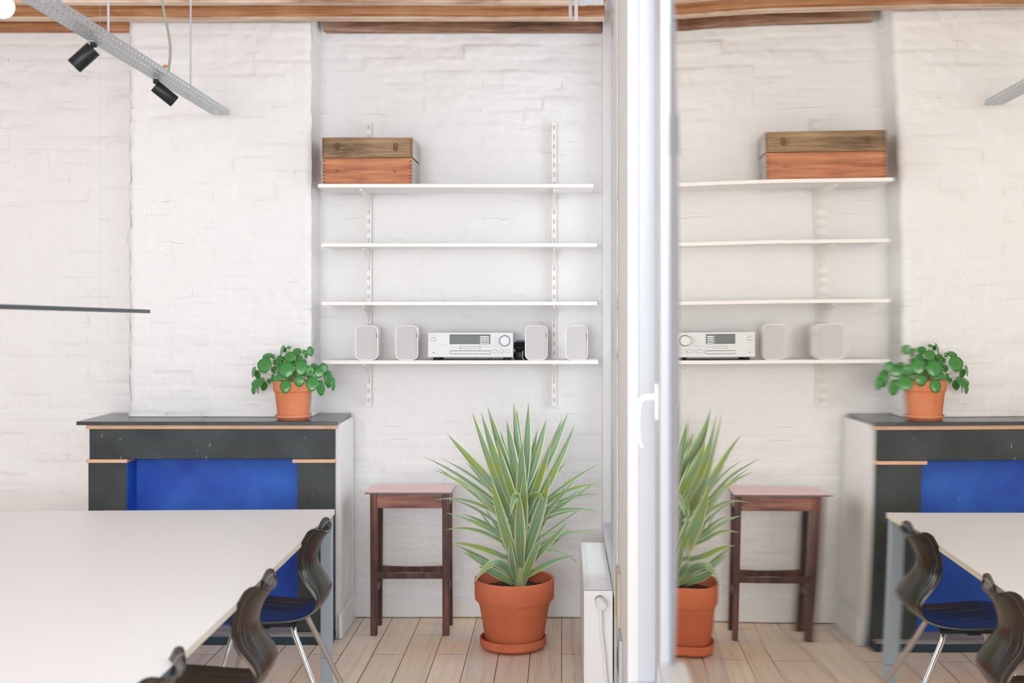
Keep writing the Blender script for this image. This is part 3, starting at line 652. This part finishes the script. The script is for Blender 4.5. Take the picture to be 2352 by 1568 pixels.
class Leaves:
    def __init__(s): s.v = []; s.f = []; s.u = []
    def strap(s, p0, p1, bend, wid, face, n=16, fold=.28, droop=0):
        """sword leaf from p0 to p1; bend offsets the middle; face = direction the flat side looks"""
        p0, p1, face = Vector(p0), Vector(p1), Vector(face).normalized(); pm = (p0+p1)/2+Vector(bend)
        base = len(s.v); prev = None
        for i in range(n+1):
            t_ = i/n; p = p0*(1-t_)**2+pm*2*t_*(1-t_)+p1*t_*t_
            d = ((pm-p0)*(1-t_)+(p1-pm)*t_).normalized()
            sd = d.cross(face)
            if sd.length < .05: sd = prev or Vector((1,0,0))
            sd.normalize(); prev = sd; nn = sd.cross(d).normalized()
            w_ = wid*.5*(min(1, .50+1.5*t_) if t_ < .35 else 1)*(1-max(0, (t_-.42)/.58)**1.7)
            w_ = max(w_, .0004)
            for q in (-1, -.5, 0, .5, 1):
                s.v.append(tuple(p+sd*w_*q+nn*(-fold*w_*(abs(q)))))
                s.u.append(((q+1)/2, t_))
        for i in range(n):
            for j in range(4): a = base+i*5+j; s.f.append((a, a+1, a+6, a+5))
    def disc(s, c, r_, nrm, up, cup=.22, point=.25, rx=1.0):
        c, nrm, up = Vector(c), Vector(nrm).normalized(), Vector(up); sd = up.cross(nrm).normalized(); up = nrm.cross(sd).normalized()
        base = len(s.v); n_, mr = 22, 5
        s.v.append(tuple(c-nrm*cup*r_*.15)); s.u.append((.5, .5))
        for i in range(1, mr+1):
            for j in range(n_):
                a = 2*math.pi*j/n_; k = r_*i/mr
                rad = k*(1+point*max(0, -math.cos(a))**5)          # slightly pointed at the foot
                off = up*math.cos(a)*rad+sd*math.sin(a)*k*rx
                s.v.append(tuple(c+off-nrm*cup*r_*((i/mr)**2)*(.8+.4*math.cos(2*a)))); s.u.append((.5+.5*(i/mr)*.999 if i == mr else .5+.4*(i/mr), .5))
        for j in range(n_): s.f.append((base, base+1+j, base+1+(j+1) % n_))
        for i in range(mr-1):
            for j in range(n_): a = base+1+i*n_; b = a+n_; s.f.append((a+j, b+j, b+(j+1) % n_, a+(j+1) % n_))
    def build(s, name, m, parent, thick=.0006):
        L = Vector(parent['_o']); me = bpy.data.meshes.new(name); me.from_pydata([tuple(Vector(v)-L) for v in s.v], [], s.f); me.update()
        ul = me.uv_layers.new(name='UVMap')
        for lp in me.loops: ul.data[lp.index].uv = s.u[lp.vertex_index]
        for p in me.polygons: p.use_smooth = True
        o = bpy.data.objects.new(name, me); COL.objects.link(o); me.materials.append(m); o.parent = parent; o['_o'] = parent['_o']
        sm = o.modifiers.new('thickness', 'SOLIDIFY'); sm.thickness = thick; return o
L = Leaves(); rnd = random.Random(3)
def yleaf(bx, by, tx, ty, dy, w_, bend=(0,0), face=(0,-1,.15), bd=0, fold=.28):
    """base and tip in picture pixels; dy = how far the tip leans to (-) or from (+) the viewer"""
    b = at(bx, by, 5.57+bd); tp = at(tx, ty, 5.57+dy)
    L.strap(b, tp, (bend[0], dy*.15, bend[1]), w_, face, fold=fold)
# crown: stiff upright leaves
up = [(1188,1230,1084,945,-.05,.040,(-.01,.02)),(1192,1200,1105.5,947,-.10,.046,(-.02,.03)),(1190,1150,1119.6,932,.05,.042,(-.01,.02)),
 (1192,1130,1164,964,-.06,.044,(0,.01)),(1196,1120,1180,923,.0,.034,(0,0)),(1198,1120,1187,938,.10,.038,(0,0)),(1204,1130,1214,923,-.04,.042,(.008,0)),
 (1205,1130,1255,962,.02,.044,(.012,0)),(1208,1160,1291,960,.12,.040,(.02,0)),(1206,1150,1305,947,.05,.046,(.02,-.01)),(1210,1200,1322,972,-.02,.040,(.01,-.02)),
 (1188,1180,1027,996,-.05,.042,(-.015,.03)),(1190,1165,1150,990,.14,.036,(0,0)),(1200,1160,1235,985,.16,.036,(0,0)),(1196,1190,1140,1010,-.16,.038,(-.01,.01)),(1203,1200,1268,1010,-.14,.038,(.01,.01))]
for a in up: yleaf(a[0], a[1], a[2], a[3], a[4], a[5], a[6])
# outer spreading leaves
out = [(1186,1180,1016,1054,.15,.020,(.0,.05)),(1184,1190,973,1048,.05,.024,(.0,.05)),(1184,1200,995.6,1078,-.10,.030,(.0,.06)),(1186,1215,997,1148,.05,.022,(0,.11)),(1184,1225,1000,1072,.16,.024,(0,.05)),
 (1184,1240,1031,1145,.20,.018,(0,.06)),(1186,1255,1024.5,1177,-.15,.028,(0,.05)),(1186,1270,1022,1217,-.02,.026,(-.0,.10)),(1184,1290,1039.5,1245,-.08,.036,(-.02,.04)),(1186,1335,1045,1250,.12,.034,(0,.02)),
 (1208,1190,1381.6,1062,.10,.022,(0,.04)),(1208,1195,1382.5,1113,-.02,.032,(.0,.10)),(1208,1205,1384,1136,-.12,.022,(0,.10)),(1206,1215,1378,1100,.06,.018,(0,-.01)),(1204,1205,1381.6,1177,-.10,.026,(0,.09)),
 (1204,1220,1376,1170,.0,.020,(0,.07)),(1206,1270,1378,1217,.10,.022,(0,.06)),(1204,1265,1340,1164,.04,.018,(0,.01)),(1206,1270,1316,1085,.08,.018,(.01,0)),(1206,1250,1331,1090,.20,.018,(0,.02)),
 (1202,1310,1305,1198,-.06,.042,(.01,.01)),(1204,1300,1310,1215,.10,.036,(.01,.01)),(1208,1250,1320,1220,.15,.024,(0,.04)),(1204,1290,1333.5,1300,-.05,.018,(.01,.13)),(1202,1330,1320.7,1275,-.10,.040,(-.01,.04)),
 (1186,1260,1060,1180,.22,.024,(0,.05)),(1184,1240,1055,1100,.2,.020,(0,.05)),(1206,1240,1345,1120,.2,.020,(0,.05)),(1186,1300,1090,1160,.18,.018,(0,.02)),(1188,1200,1070,1060,.0,.030,(-.01,.03)),(1204,1195,1300,1060,.15,.032,(.01,.03)),
 (1190,1240,1066,1110,-.2,.030,(-.01,.06)),(1204,1250,1310,1120,-.2,.030,(.01,.06)),(1198,1300,1115,1170,.1,.034,(-.01,.03)),(1200,1290,1280,1150,.12,.034,(.01,.03))]
for a in out: yleaf(a[0], a[1], a[2], a[3], a[4], a[5]*.82, a[6], (rnd.uniform(-.2,.2), -.8, .6))
# leaves hanging toward the viewer
fr_ = [(1192,1318,1129,1098,-.16,.052,(-.02,.03)),(1196,1320,1193,1132,-.26,.054,(0,.06)),(1198,1290,1205.6,1079,-.20,.050,(0,.05)),(1198,1300,1263,1092,-.22,.054,(.02,.03)),(1195,1210,1199,1013,-.20,.050,(.002,.04)),
 (1186,1340,1171.6,1232,-.14,.034,(-.012,.01)),(1182,1338,1087.6,1340,-.16,.040,(.02,.20)),(1180,1342,1100,1300,-.05,.040,(-.02,.03)),(1198,1342,1245,1230,-.10,.040,(.0,.02)),(1190,1342,1060,1265,-.02,.036,(-.01,.02)),
 (1194,1345,1196,1180,-.05,.06,(0,.0)),(1188,1345,1160,1200,.02,.05,(-.0,.0)),(1200,1345,1235,1200,.04,.05,(0,0)),(1196,1160,1172,1185,-.30,.036,(0,.14)),(1204,1180,1250,1150,-.26,.034,(0,.12))]
for a in fr_: yleaf(a[0], a[1], a[2], a[3], a[4], a[5], a[6], (0,-1,.25), fold=.2)
L.build('foliage', M_YUC, yu)
k = MB(); b0 = at(1194,1350,5.57); k.tube([(b0[0], 5.57, .27), (b0[0], 5.57, .36), (b0[0]+.002, 5.57, .50), (b0[0]+.006, 5.57, .68)], [.030,.026,.022,.012], 16); k.build('stem', M_STEM, yu, smooth=True)
# pilea on the mantel
pc = (at(673.5,0,5.755)[0], 5.755)
pl_ = thing('potted_pilea', (pc[0], pc[1], zs1), 'round leaved green plant in a small terracotta pot on the mantel', 'plant')
z_ = zs1+.0006
MB().lathe([(0,z_),(.072,z_),(.080,z_+.010),(.086,z_+.013),(.0865,z_+.022),(.083,z_+.024),(.078,z_+.018),(.070,z_+.008),(0,z_+.008)], 56, (pc[0], pc[1], 0)).build('saucer', M_TERRA2, pl_, smooth=True)
zp0 = z_+.0085
MB().lathe([(0,zp0),(.071,zp0),(.0735,zp0+.004),(.088,zp0+.124),(.0895,zp0+.127),(.0935,zp0+.129),(.0955,zp0+.133),(.0965,zp0+.176),(.094,zp0+.179),(.089,zp0+.176),(.086,zp0+.13),(0,zp0+.12)], 64, (pc[0], pc[1], 0)).build('pot', M_TERRA2, pl_, smooth=True)
soil(pl_, pc, zp0+.150, .088, .006)
PL = Leaves(); ST = MB()
def zz(u, v, dy): return at(550+u/7.129, 770+v/7.127, 5.755+dy)
px_m = 5.755/F/7.129
pil = [(410,478,128,128,-.07,(-.1,-1,.35),(0,1)),(765,560,134,125,-.10,(0,-1,.25),(0,1)),(825,350,95,90,-.04,(-.1,-1,.3),(0,1)),(1010,520,105,135,-.08,(.2,-1,.3),(0,1)),(1150,580,62,95,-.06,(.75,-.8,.2),(-.3,1)),
 (1300,608,85,80,-.07,(.1,-1,.2),(0,1)),(1190,780,112,125,-.10,(.1,-1,.35),(0,1)),(1330,850,80,130,-.04,(.5,-1,.1),(-.2,1)),(975,745,88,80,-.10,(0,-1,.1),(.0,1)),(750,830,95,110,-.11,(0,-1,.3),(0,1)),
 (640,705,68,95,-.07,(-.3,-1,.1),(0,1)),(545,690,45,65,-.03,(-.6,-1,.1),(0,1)),(455,335,85,60,.0,(-.2,-.8,.9),(0,1)),(225,590,50,88,-.02,(-.9,-.6,.2),(.5,1)),(290,640,75,80,.01,(-.4,-.8,-.2),(.4,1)),
 (300,760,120,60,-.05,(-.3,-.7,.8),(-.3,1)),(230,890,45,75,-.01,(-.3,-1,0),(.1,1)),(290,880,25,70,.0,(-.9,-.5,0),(0,1)),(405,820,26,80,-.01,(.9,-.6,0),(.3,1)),(555,345,35,40,.02,(.2,-1,0),(0,1)),
 (690,240,30,95,.01,(-.9,-.5,.3),(.75,1)),(745,235,40,45,.03,(0,-1,0),(0,1)),(810,195,38,26,.03,(.1,-.6,.8),(0,1)),(945,265,72,62,.02,(.2,-.9,.5),(0,1)),(975,380,62,60,.0,(.1,-1,.5),(0,1)),
 (1060,270,34,38,.03,(0,-1,.2),(0,1)),(1165,255,26,80,.01,(.85,-.6,.1),(-.45,1)),(1090,325,34,50,-.01,(-.4,-.9,-.2),(.3,1)),(1100,270,24,24,-.02,(.4,-1,.3),(0,1)),
 (660,380,60,55,.03,(-.2,-1,.2),(0,1)),(715,400,60,55,.05,(.1,-1,.2),(0,1)),(650,470,50,65,-.02,(-.3,-1,.2),(0,1)),(1385,525,50,85,.02,(.7,-.7,.3),(-.7,1)),(1455,700,80,150,.04,(.5,-1,.2),(-.1,1)),
 (1535,790,42,110,.0,(.5,-1,.1),(0,1)),(1250,520,70,40,.04,(0,-.7,.8),(0,1)),(1215,475,50,24,.07,(0,-.5,.9),(-.4,.3)),(880,450,50,60,.02,(.2,-1,.2),(0,1)),(570,560,60,60,.04,(0,-1,.2),(0,1)),(900,620,60,60,.03,(0,-1,0),(0,1)),
 (840,680,60,55,.05,(0,-1,0),(0,1)),(1060,600,50,60,.0,(.2,-1,0),(0,1)),(490,740,45,40,.05,(-.2,-1,.4),(0,1)),(600,430,60,50,.08,(0,-1,.4),(0,1)),(800,470,60,50,.08,(0,-1,.4),(0,1)),(1040,440,60,50,.09,(0,-1,.4),(0,1)),(1150,650,60,50,.08,(.2,-1,.2),(0,1)),(680,610,60,60,.06,(0,-1,.2),(0,1))]
sb = Vector((pc[0], pc[1], zp0+.155))
for u, v, a, b, dy, nr, upv in pil:
    c = Vector(zz(u, v, dy)); nr = Vector(nr).normalized()
    r_ = max(a, b)*px_m
    sx_ = a/b if b >= a else 1
    if nr.y < -.75 and a < b: PL.disc(c, b*px_m*.92, nr, (upv[0]*.6, 0, upv[1]), .16, .16, a/b)
    elif a > b*1.3: PL.disc(c, a*px_m*.95, nr, (upv[0]*.6, .4, upv[1]), .16, .1, 1)
    else: PL.disc(c, r_*.95, nr, (upv[0]*.6, 0, upv[1]), .16, .16, 1)
    hit = c-nr*.003+Vector((0,0,r_*.15)); mid = (sb+hit)/2+Vector(((hit.x-sb.x)*.15, .01, .035))
    s0 = sb+Vector((rnd.uniform(-.02,.02), rnd.uniform(-.02,.02), 0))
    ST.tube([s0*(1-t_)**2+mid*2*t_*(1-t_)+hit*t_*t_ for t_ in [i/7 for i in range(8)]], .0011, 6)
PL.build('foliage', M_PIL, pl_, .0008)
ST.build('stems', M_STEM, pl_, smooth=True)
# ------------------------------------------------------------------ pink topped stool
sx0, sx1 = at(838,0,5.755)[0], at(1037,0,5.755)[0]; syf, syb = 5.752, 5.985; sz = .7064
st = thing('bar_stool', ((sx0+sx1)/2, 5.87, 0), 'dark wooden stool with a pink laminate top between fireplace and yucca', 'stool')
MB().box((sx0, syf-.004, sz-.004), (sx1, syb, sz)).build('seat', M_PINK, st, bevel=.0012)
MB().box((sx0+.001, syf-.003, sz-.012), (sx1-.001, syb-.001, sz-.0045)).build('seat_edge', M_GREYEDGE, st)
lx = (at(849.5,0,5.755)[0], at(1031.5,0,5.755)[0]); lw = .034
zap = .624
k = MB(); k.box((lx[0]+lw, syf+.008, zap), (lx[1]-lw, syf+.028, sz-.0125)); k.box((lx[0]+lw*.8, syb-.035, zap), (lx[1]-lw*.8, syb-.018, sz-.0125)); k.box((lx[0]+.006, syf+.035, zap), (lx[0]+.024, syb-.03, sz-.0125)); k.box((lx[1]-.024, syf+.035, zap), (lx[1]-.006, syb-.03, sz-.0125))
k.build('apron', M_STOOLH, st, bevel=.002)
def leg(x0, y0, w_, xt, yt, wt, mtl=M_STOOL):
    k = MB(); n_ = 12
    for i in range(1): pass
    vs_ = [(x0,y0,.0005),(x0+w_,y0,.0005),(x0+w_,y0+w_,.0005),(x0,y0+w_,.0005),(xt,yt,sz-.0125),(xt+wt,yt,sz-.0125),(xt+wt,yt+wt,sz-.0125),(xt,yt+wt,sz-.0125)]
    k.add(vs_, [(0,3,2,1),(4,5,6,7),(0,1,5,4),(1,2,6,5),(2,3,7,6),(3,0,4,7)]); return k.build('leg', mtl, st, bevel=.003)
leg(lx[0]+.003, syf+.002, .031, lx[0], syf+.004, lw); leg(lx[1]-lw+.001, syf+.002, .033, lx[1]-lw, syf+.004, lw)
leg(lx[0]-.001, syb-.045, .030, lx[0]+.004, syb-.045, .030); leg(lx[1]-.031, syb-.045, .030, lx[1]-.034, syb-.045, .030)
def stretcher(y0, y1, z0, z1, sag):
    k = MB(); n_ = 16
    def fn(a, b):
        x = lx[0]+lw*.9+(lx[1]-lx[0]-1.8*lw)*a; s_ = sag*(1-(2*a-1)**2)
        q = [(y0, z0), (y1, z0), (y1, z1-s_), (y0, z1-s_), (y0, z0)][int(round(b*4))]
        return (x, q[0], q[1])
    k.grid(fn, n_, 4); return k.build('stretcher', M_STOOL, st)
stretcher(syf+.006, syf+.026, .279, .311, .006)
stretcher(syb-.038, syb-.022, .268, .300, .005)
for x in (lx[0]+.008, lx[1]-.026): MB().box((x, syf+.034, .20), (x+.018, syb-.04, .235)).build('stretcher', M_STOOL, st, bevel=.002)
# ------------------------------------------------------------------ tables
def table(x0, x1, xs, y0, y1, label, medge, legs):
    t_ = thing('work_table', ((x0+x1)/2, (y0+y1)/2, 0), label, 'table', 'white tables pushed together in a row')
    sk = .07 if y1 > 5 else 0
    q = MB(); q.add([(x0,y0,.7385),(x1+xs[0],y0,.7385),(x1+xs[1],y1,.7385),(x0,y1-sk,.7385),(x0,y0,.7415),(x1+xs[0],y0,.7415),(x1+xs[1],y1,.7415),(x0,y1-sk,.7415)], [(0,3,2,1),(4,5,6,7),(0,1,5,4),(1,2,6,5),(2,3,7,6),(3,0,4,7)])
    q.build('tabletop', M_TABLE, t_)
    q = MB(); q.add([(x0,y0,.7195),(x1+xs[0]-.001,y0,.7195),(x1+xs[1]-.001,y1-.001,.7195),(x0,y1-sk-.001,.7195),(x0,y0,.738),(x1+xs[0]-.001,y0,.738),(x1+xs[1]-.001,y1-.001,.738),(x0,y1-sk-.001,.738)], [(0,3,2,1),(4,5,6,7),(0,1,5,4),(1,2,6,5),(2,3,7,6),(3,0,4,7)])
    q.build('table_core', medge, t_)
    for lx_, ly_ in legs:
        MB().box((lx_-.046, ly_-.046, .12), (lx_, ly_, .719)).box((lx_-.044, ly_-.044, .0005), (lx_-.002, ly_-.002, .119)).build('leg', M_TLEG, t_, bevel=.003)
    xm = x1+min(xs)-.07
    MB().box((x0+.05, y1-.12, .675), (xm, y1-.09, .718)).build('frame_rail', M_TLEG, t_)
    MB().box((x0+.05, y0+.02, .675), (xm, y0+.05, .718)).build('frame_rail', M_TLEG, t_)
table(-3.1, -.975, (.012, 0), 3.7975, 5.055, 'white table with cream edge, farthest of the row, before the fireplace', M_TEDGE, [(-.98, 5.045), (-3.0, 4.9)])
table(-3.1, -.962, (.008, .0), 2.8975, 3.797, 'white table with cream edge in the middle of the row', M_TEDGE, [(-3.0, 3.7)])
table(-3.1, -.950, (.0, .0), 1.75, 2.897, 'white table with pale steel edge, nearest of the row', M_TLEG, [(-.99, 1.85), (-3.0, 1.85)])
# ------------------------------------------------------------------ bent plywood chairs
def chair_wood(name, c0, c1, c2):
    m = mat(name, c1, .24); nt = NT(m)
    tc = nt.add('ShaderNodeTexCoord'); mp = nt.add('ShaderNodeMapping'); mp.inputs['Scale'].default_value = (2.6, 30, 1); nt.link(tc.outputs['UV'], mp.inputs[0])
    n = nt.add('ShaderNodeTexNoise', i_Scale=1, i_Detail=7, i_Roughness=.6, i_Distortion=.7); nt.link(mp.outputs[0], n.inputs[0])
    r = ramp(nt, [(.40, c0), (.56, c1), (.72, c2)], n.outputs[0]); nt.link(r.outputs[0], B(m).inputs[0])
    return m
M_CH1 = chair_wood('black brown plywood', lin(16,15,15), lin(36,33,33), lin(150,146,144))
M_CH2 = chair_wood('dark brown plywood', lin(28,21,19), lin(56,45,40), lin(146,136,126))
# profile: (u toward the back, z, half width, forward curl of the sides)
PRF = [(-.215,.418,.150,0),(-.20,.434,.172,0),(-.17,.446,.185,.002),(-.10,.446,.192,.006),(-.02,.438,.190,.010),(.06,.432,.180,.012),(.13,.434,.166,.012),(.178,.448,.152,.010),
       (.208,.476,.142,.008),(.219,.510,.138,.008),(.212,.545,.138,.014),(.196,.580,.140,.022),(.180,.612,.142,.028),(.177,.645,.145,.034),(.186,.68,.148,.040),(.202,.715,.148,.046),(.222,.742,.138,.052),(.234,.752,.115,.056)]
def cat(pts, t_):
    n_ = len(pts)-1; f = t_*n_; i = min(int(f), n_-1); f -= i
    P = [pts[max(0,i-1)], pts[i], pts[i+1], pts[min(n_,i+2)]]
    return [.5*((2*P[1][k])+(-P[0][k]+P[2][k])*f+(2*P[0][k]-5*P[1][k]+4*P[2][k]-P[3][k])*f*f+(-P[0][k]+3*P[1][k]-3*P[2][k]+P[3][k])*f**3) for k in range(4)]
def chair(loc, rz, m, label):
    t_ = thing('plywood_chair', (0,0,0), label, 'chair', 'bent plywood chairs along the table')
    nu, nv = 90, 24; v = []; uv = []; f = []
    for i in range(nu+1):
        t1 = i/nu; u, z, w_, cu = cat(PRF, t1); u2, z2, _, _ = cat(PRF, min(1, t1+.004)); u3, z3, _, _ = cat(PRF, max(0, t1-.004))
        d = Vector((u2-u3, 0, z2-z3)).normalized(); nn = Vector((-d.z, 0, d.x))        # toward the sitter
        for j in range(nv+1):
            s_ = -1+2*j/nv; c_ = cu*(abs(s_)**2.2)
            p = Vector((u, s_*w_, z))+nn*c_
            if t1 > .93: p.z -= .022*((t1-.93)/.07)*abs(s_)**3
            v.append(tuple(p)); uv.append((t1, j/nv))
    for i in range(nu):
        for j in range(nv): a = i*(nv+1)+j; f.append((a, a+1, a+nv+2, a+nv+1))
    me = bpy.data.meshes.new('shell'); me.from_pydata(v, [], f); me.update(); ul = me.uv_layers.new(name='UVMap')
    for lp in me.loops: ul.data[lp.index].uv = uv[lp.vertex_index]
    for p in me.polygons: p.use_smooth = True
    o = bpy.data.objects.new('shell', me); COL.objects.link(o); me.materials.append(m); o.parent = t_
    sm = o.modifiers.new('thickness', 'SOLIDIFY'); sm.thickness = .0085; sm.offset = 0
    bv = o.modifiers.new('edge', 'BEVEL'); bv.width = .0028; bv.segments = 2; bv.limit_method = 'ANGLE'; bv.angle_limit = R(60)
    fb = MB(); fb.box((-.12, -.11, .408), (.13, -.085, .424)).box((-.12, .085, .408), (.13, .11, .424)).box((-.02, -.11, .402), (.03, .11, .416)); fb.build('seat_frame', M_BLACK, t_, bevel=.003)
    for sx, x0, x1 in ((-1, -.10, -.215), (1, .115, .290)):
        for sy in (-1, 1):
            MB().tube([(x0, sy*.10, .410), (x0+(x1-x0)*.05, sy*.115, .385), (x1, sy*.185, .008)], .0105, 16).tube([(x1, sy*.185, .012), (x1+(x1-x0)*.02, sy*.187, .0003)], .0125, 14).build('leg', M_CHROME, t_, smooth=True)
    t_.location = loc; t_.rotation_euler = (0, 0, rz)
    return t_
ca = chair((-1.127, 4.53, 0), 0, M_CH1, 'black plywood chair with chrome legs at the far corner of the table')
cb = chair((-1.120, 3.62, 0), R(1), M_CH2, 'dark brown plywood chair, middle of the three, seat under the table')
cc = copy_tree(cb); cc.location = (-1.132, 2.765, 0); cc['label'] = 'dark plywood chair nearest the camera, only its back top showing'
# ------------------------------------------------------------------ perforated steel tray with spotlights
TZ = EYE+435*5.80/F; E = Vector(at(527.5,0,5.80)); E.z = TZ; Nn = Vector(at(105,0,3.60)); Nn.z = TZ
dirv = (Nn-E).normalized(); lat = Vector((-dirv.y, dirv.x, 0)); 
if lat.x > 0: lat = -lat
TW, TH, TL = .080, .026, 4.6
def perforated(mb, org, du, dv, nu, nv, cu, cv, hu, hv):
    """plate of nu x nv cells (size cu, cv) with a hole (half size hu, hv) in every cell"""
    du, dv = Vector(du), Vector(dv)
    for i in range(nu):
        for j in range(nv):
            c = Vector(org)+du*(cu*(i+.5))+dv*(cv*(j+.5))
            o_ = [c+du*a*cu/2+dv*b*cv/2 for a, b in ((-1,-1),(1,-1),(1,1),(-1,1))]; s_ = (i*7+j*3) % 2
            k_ = [c+du*a*hu+dv*b*hv for a, b in ((-1,-1),(1,-1),(1,1),(-1,1))]
            mb.add(o_+k_, [(0,1,5,4),(1,2,6,5),(2,3,7,6),(3,0,4,7)])
tray = thing('cable_tray', tuple((E+Nn)/2), 'perforated galvanised cable tray hanging diagonally at the upper left', 'cable tray')
k = MB(); cell = .040
perforated(k, E+lat*.008, dirv, lat, int(TL/cell), 3, cell, (TW-.016)/3, .011, .0034)
for a, b in ((0,.008), (TW-.008, TW)): k.add([E+lat*a, E+lat*a+dirv*TL, E+lat*b+dirv*TL, E+lat*b], [(0,1,2,3)])
o = k.build('tray_bottom', M_STEEL, tray); sm = o.modifiers.new('t', 'SOLIDIFY'); sm.thickness = .001
k = MB()
for off in (0, TW):
    perforated(k, E+lat*off+Vector((0,0,.006)), dirv, (0,0,1), int(TL/cell), 1, cell, .013, .007, .0038)
    for a, b in ((0,.006), (.019, TH)): k.add([E+lat*off+Vector((0,0,a)), E+lat*off+Vector((0,0,a))+dirv*TL, E+lat*off+Vector((0,0,b))+dirv*TL, E+lat*off+Vector((0,0,b))], [(0,1,2,3)])
o = k.build('tray_side', M_STEEL, tray); sm = o.modifiers.new('t', 'SOLIDIFY'); sm.thickness = .001
def on_tray(px, off=0):
    best = None
    for i in range(4000):
        p = E+dirv*(i*.0008)+lat*off
        q = VX+p.x/p.y*F
        if best is None or abs(q-px) < best[0]: best = (abs(q-px), p)
    return best[1]
for px, lab in ((249, 'thin threaded rod holding the cable tray nearer the camera'), (438, 'thin threaded rod holding the far part of the cable tray')):
    p = on_tray(px, .004); t_ = MB().tube([(p.x, p.y, TZ+.002), (p.x, p.y, ZC-.001)], .0042, 12)
    o = t_.build('hanging_rod', M_STEEL, smooth=True); tag(o, lab, 'rod')
    if px == 438: MB().tube([(p.x, p.y, 2.93), (p.x, p.y, 2.955)], .0075, 12).build('rod_coupler', M_STEEL, o, smooth=True)
pcab = on_tray(387, .002); Yc = pcab.y
k = MB(); k.tube([(pcab.x, Yc, TZ+.022), at(391,130,Yc), at(391,105,Yc), at(386,70,Yc), at(378,35,Yc), at(372,0,Yc), at(371,-60,Yc), (at(372,0,Yc)[0], Yc, ZC-.001)], .0052, 12)
co = k.build('power_cable', M_CORD, smooth=True); tag(co, 'grey green electric cable curving down to the cable tray', 'cable')
p = at(380,152,Yc); MB().box((p[0]-.006, Yc-.006, p[2]-.006), (p[0]+.006, Yc+.006, p[2]+.006)).build('wire_connector', M_ORANGE, co, bevel=.001)
MB().tube([(p[0]-.005, Yc, p[2]), (p[0]-.018, Yc, p[2]-.003)], .0022, 8).build('wire', mat('blue wire', lin(40,80,110), .5), co)
def spot(pc_, axis, length, rad, Y, pivot, lab):
    c = Vector(at(pc_[0], pc_[1], Y)); ax = Vector(axis).normalized(); p = Vector(at(pivot[0], pivot[1], Y))
    t_ = thing('spotlight', (p.x, p.y, TZ), lab, 'spotlight', 'black spotlights under the cable tray')
    a = c-ax*length/2; b = c+ax*length/2
    MB().tube([a, a+ax*.002, b-ax*.002, b], [rad*.96, rad, rad, rad*.96], 40).build('lamp_body', M_BLACK, t_, smooth=True)
    MB().tube([b-ax*.001, b+ax*.0008], rad*.8, 32).build('lens', mat('spot lens', lin(200,200,200), .3), t_)
    k = MB(); k.box((p.x-.0085, p.y-.012, p.z-.012), (p.x+.0085, p.y+.012, p.z+.014)); k.tube([p, a+ax*.018], .006, 12); k.build('joint', M_BLACK, t_, bevel=.001)
    k = MB(); k.box((p.x-.011, p.y-.03, TZ-.004), (p.x+.011, p.y+.03, TZ-.0008)); k.tube([(p.x, p.y, p.z+.012), (p.x, p.y, TZ-.001)], .004, 10); k.build('mount_plate', M_STEEL, t_)
    return t_
spot((192.5,132), (-.70,-.12,-.70), .093, .0295, 4.18, (215,100), 'black cylinder spotlight pointing down left, nearer of the two on the tray')
spot((378.5,215.5), (.72,.40,-.62), .098, .0262, 4.86, (358.5,186), 'black cylinder spotlight pointing down right, farther of the two on the tray')
# bulb
bp_ = at(5, 15, 3.9)
t_ = thing('light_bulb', bp_, 'glowing warm globe bulb at the upper left corner', 'light bulb')
k = MB(); k.lathe([(.0001,-.0385)]+[(.0385*math.sin(R(a)), -.0385*math.cos(R(a))) for a in range(8, 150, 8)]+[(.014,.045)], 32, bp_); k.build('globe', M_BULB, t_, smooth=True)
k = MB(); k.tube([(bp_[0], bp_[1], bp_[2]+.045), (bp_[0], bp_[1], bp_[2]+.10)], .016, 20); k.build('socket', M_BLACK, t_, smooth=True)
k = MB(); k.tube([(bp_[0], bp_[1], bp_[2]+.10), (bp_[0], bp_[1], ZC-.001)], .003, 8); k.build('cord', M_BLACKP, t_, smooth=True)
# linear pendant
pa, pb_ = Vector(at(341,715,4.8)), Vector(at(0,704,3.4)); d = (pb_-pa).normalized(); pe = pa+d*1.9
t_ = thing('linear_pendant_lamp', tuple((pa+pe)/2), 'thin dark grey bar pendant lamp hanging over the table at left', 'pendant lamp')
k = MB(); h_ = .0072
k.add([pa+Vector((a*h_,0,b*h_)) for a, b in ((-1,-1),(1,-1),(1,1),(-1,1))]+[pe+Vector((a*h_,0,b*h_)) for a, b in ((-1,-1),(1,-1),(1,1),(-1,1))], [(0,1,2,3),(7,6,5,4),(0,4,5,1),(1,5,6,2),(2,6,7,3),(3,7,4,0)])
k.build('lamp_bar', M_ALUT, t_)
for s_ in (.30, .86):
    q = pa+(pe-pa)*s_; MB().tube([(q.x, q.y, q.z+.006), (q.x, q.y, ZC-.001)], .0004, 6).build('suspension_wire', M_STEEL, t_)
for o in bpy.data.objects:
    if '_o' in o: del o['_o']
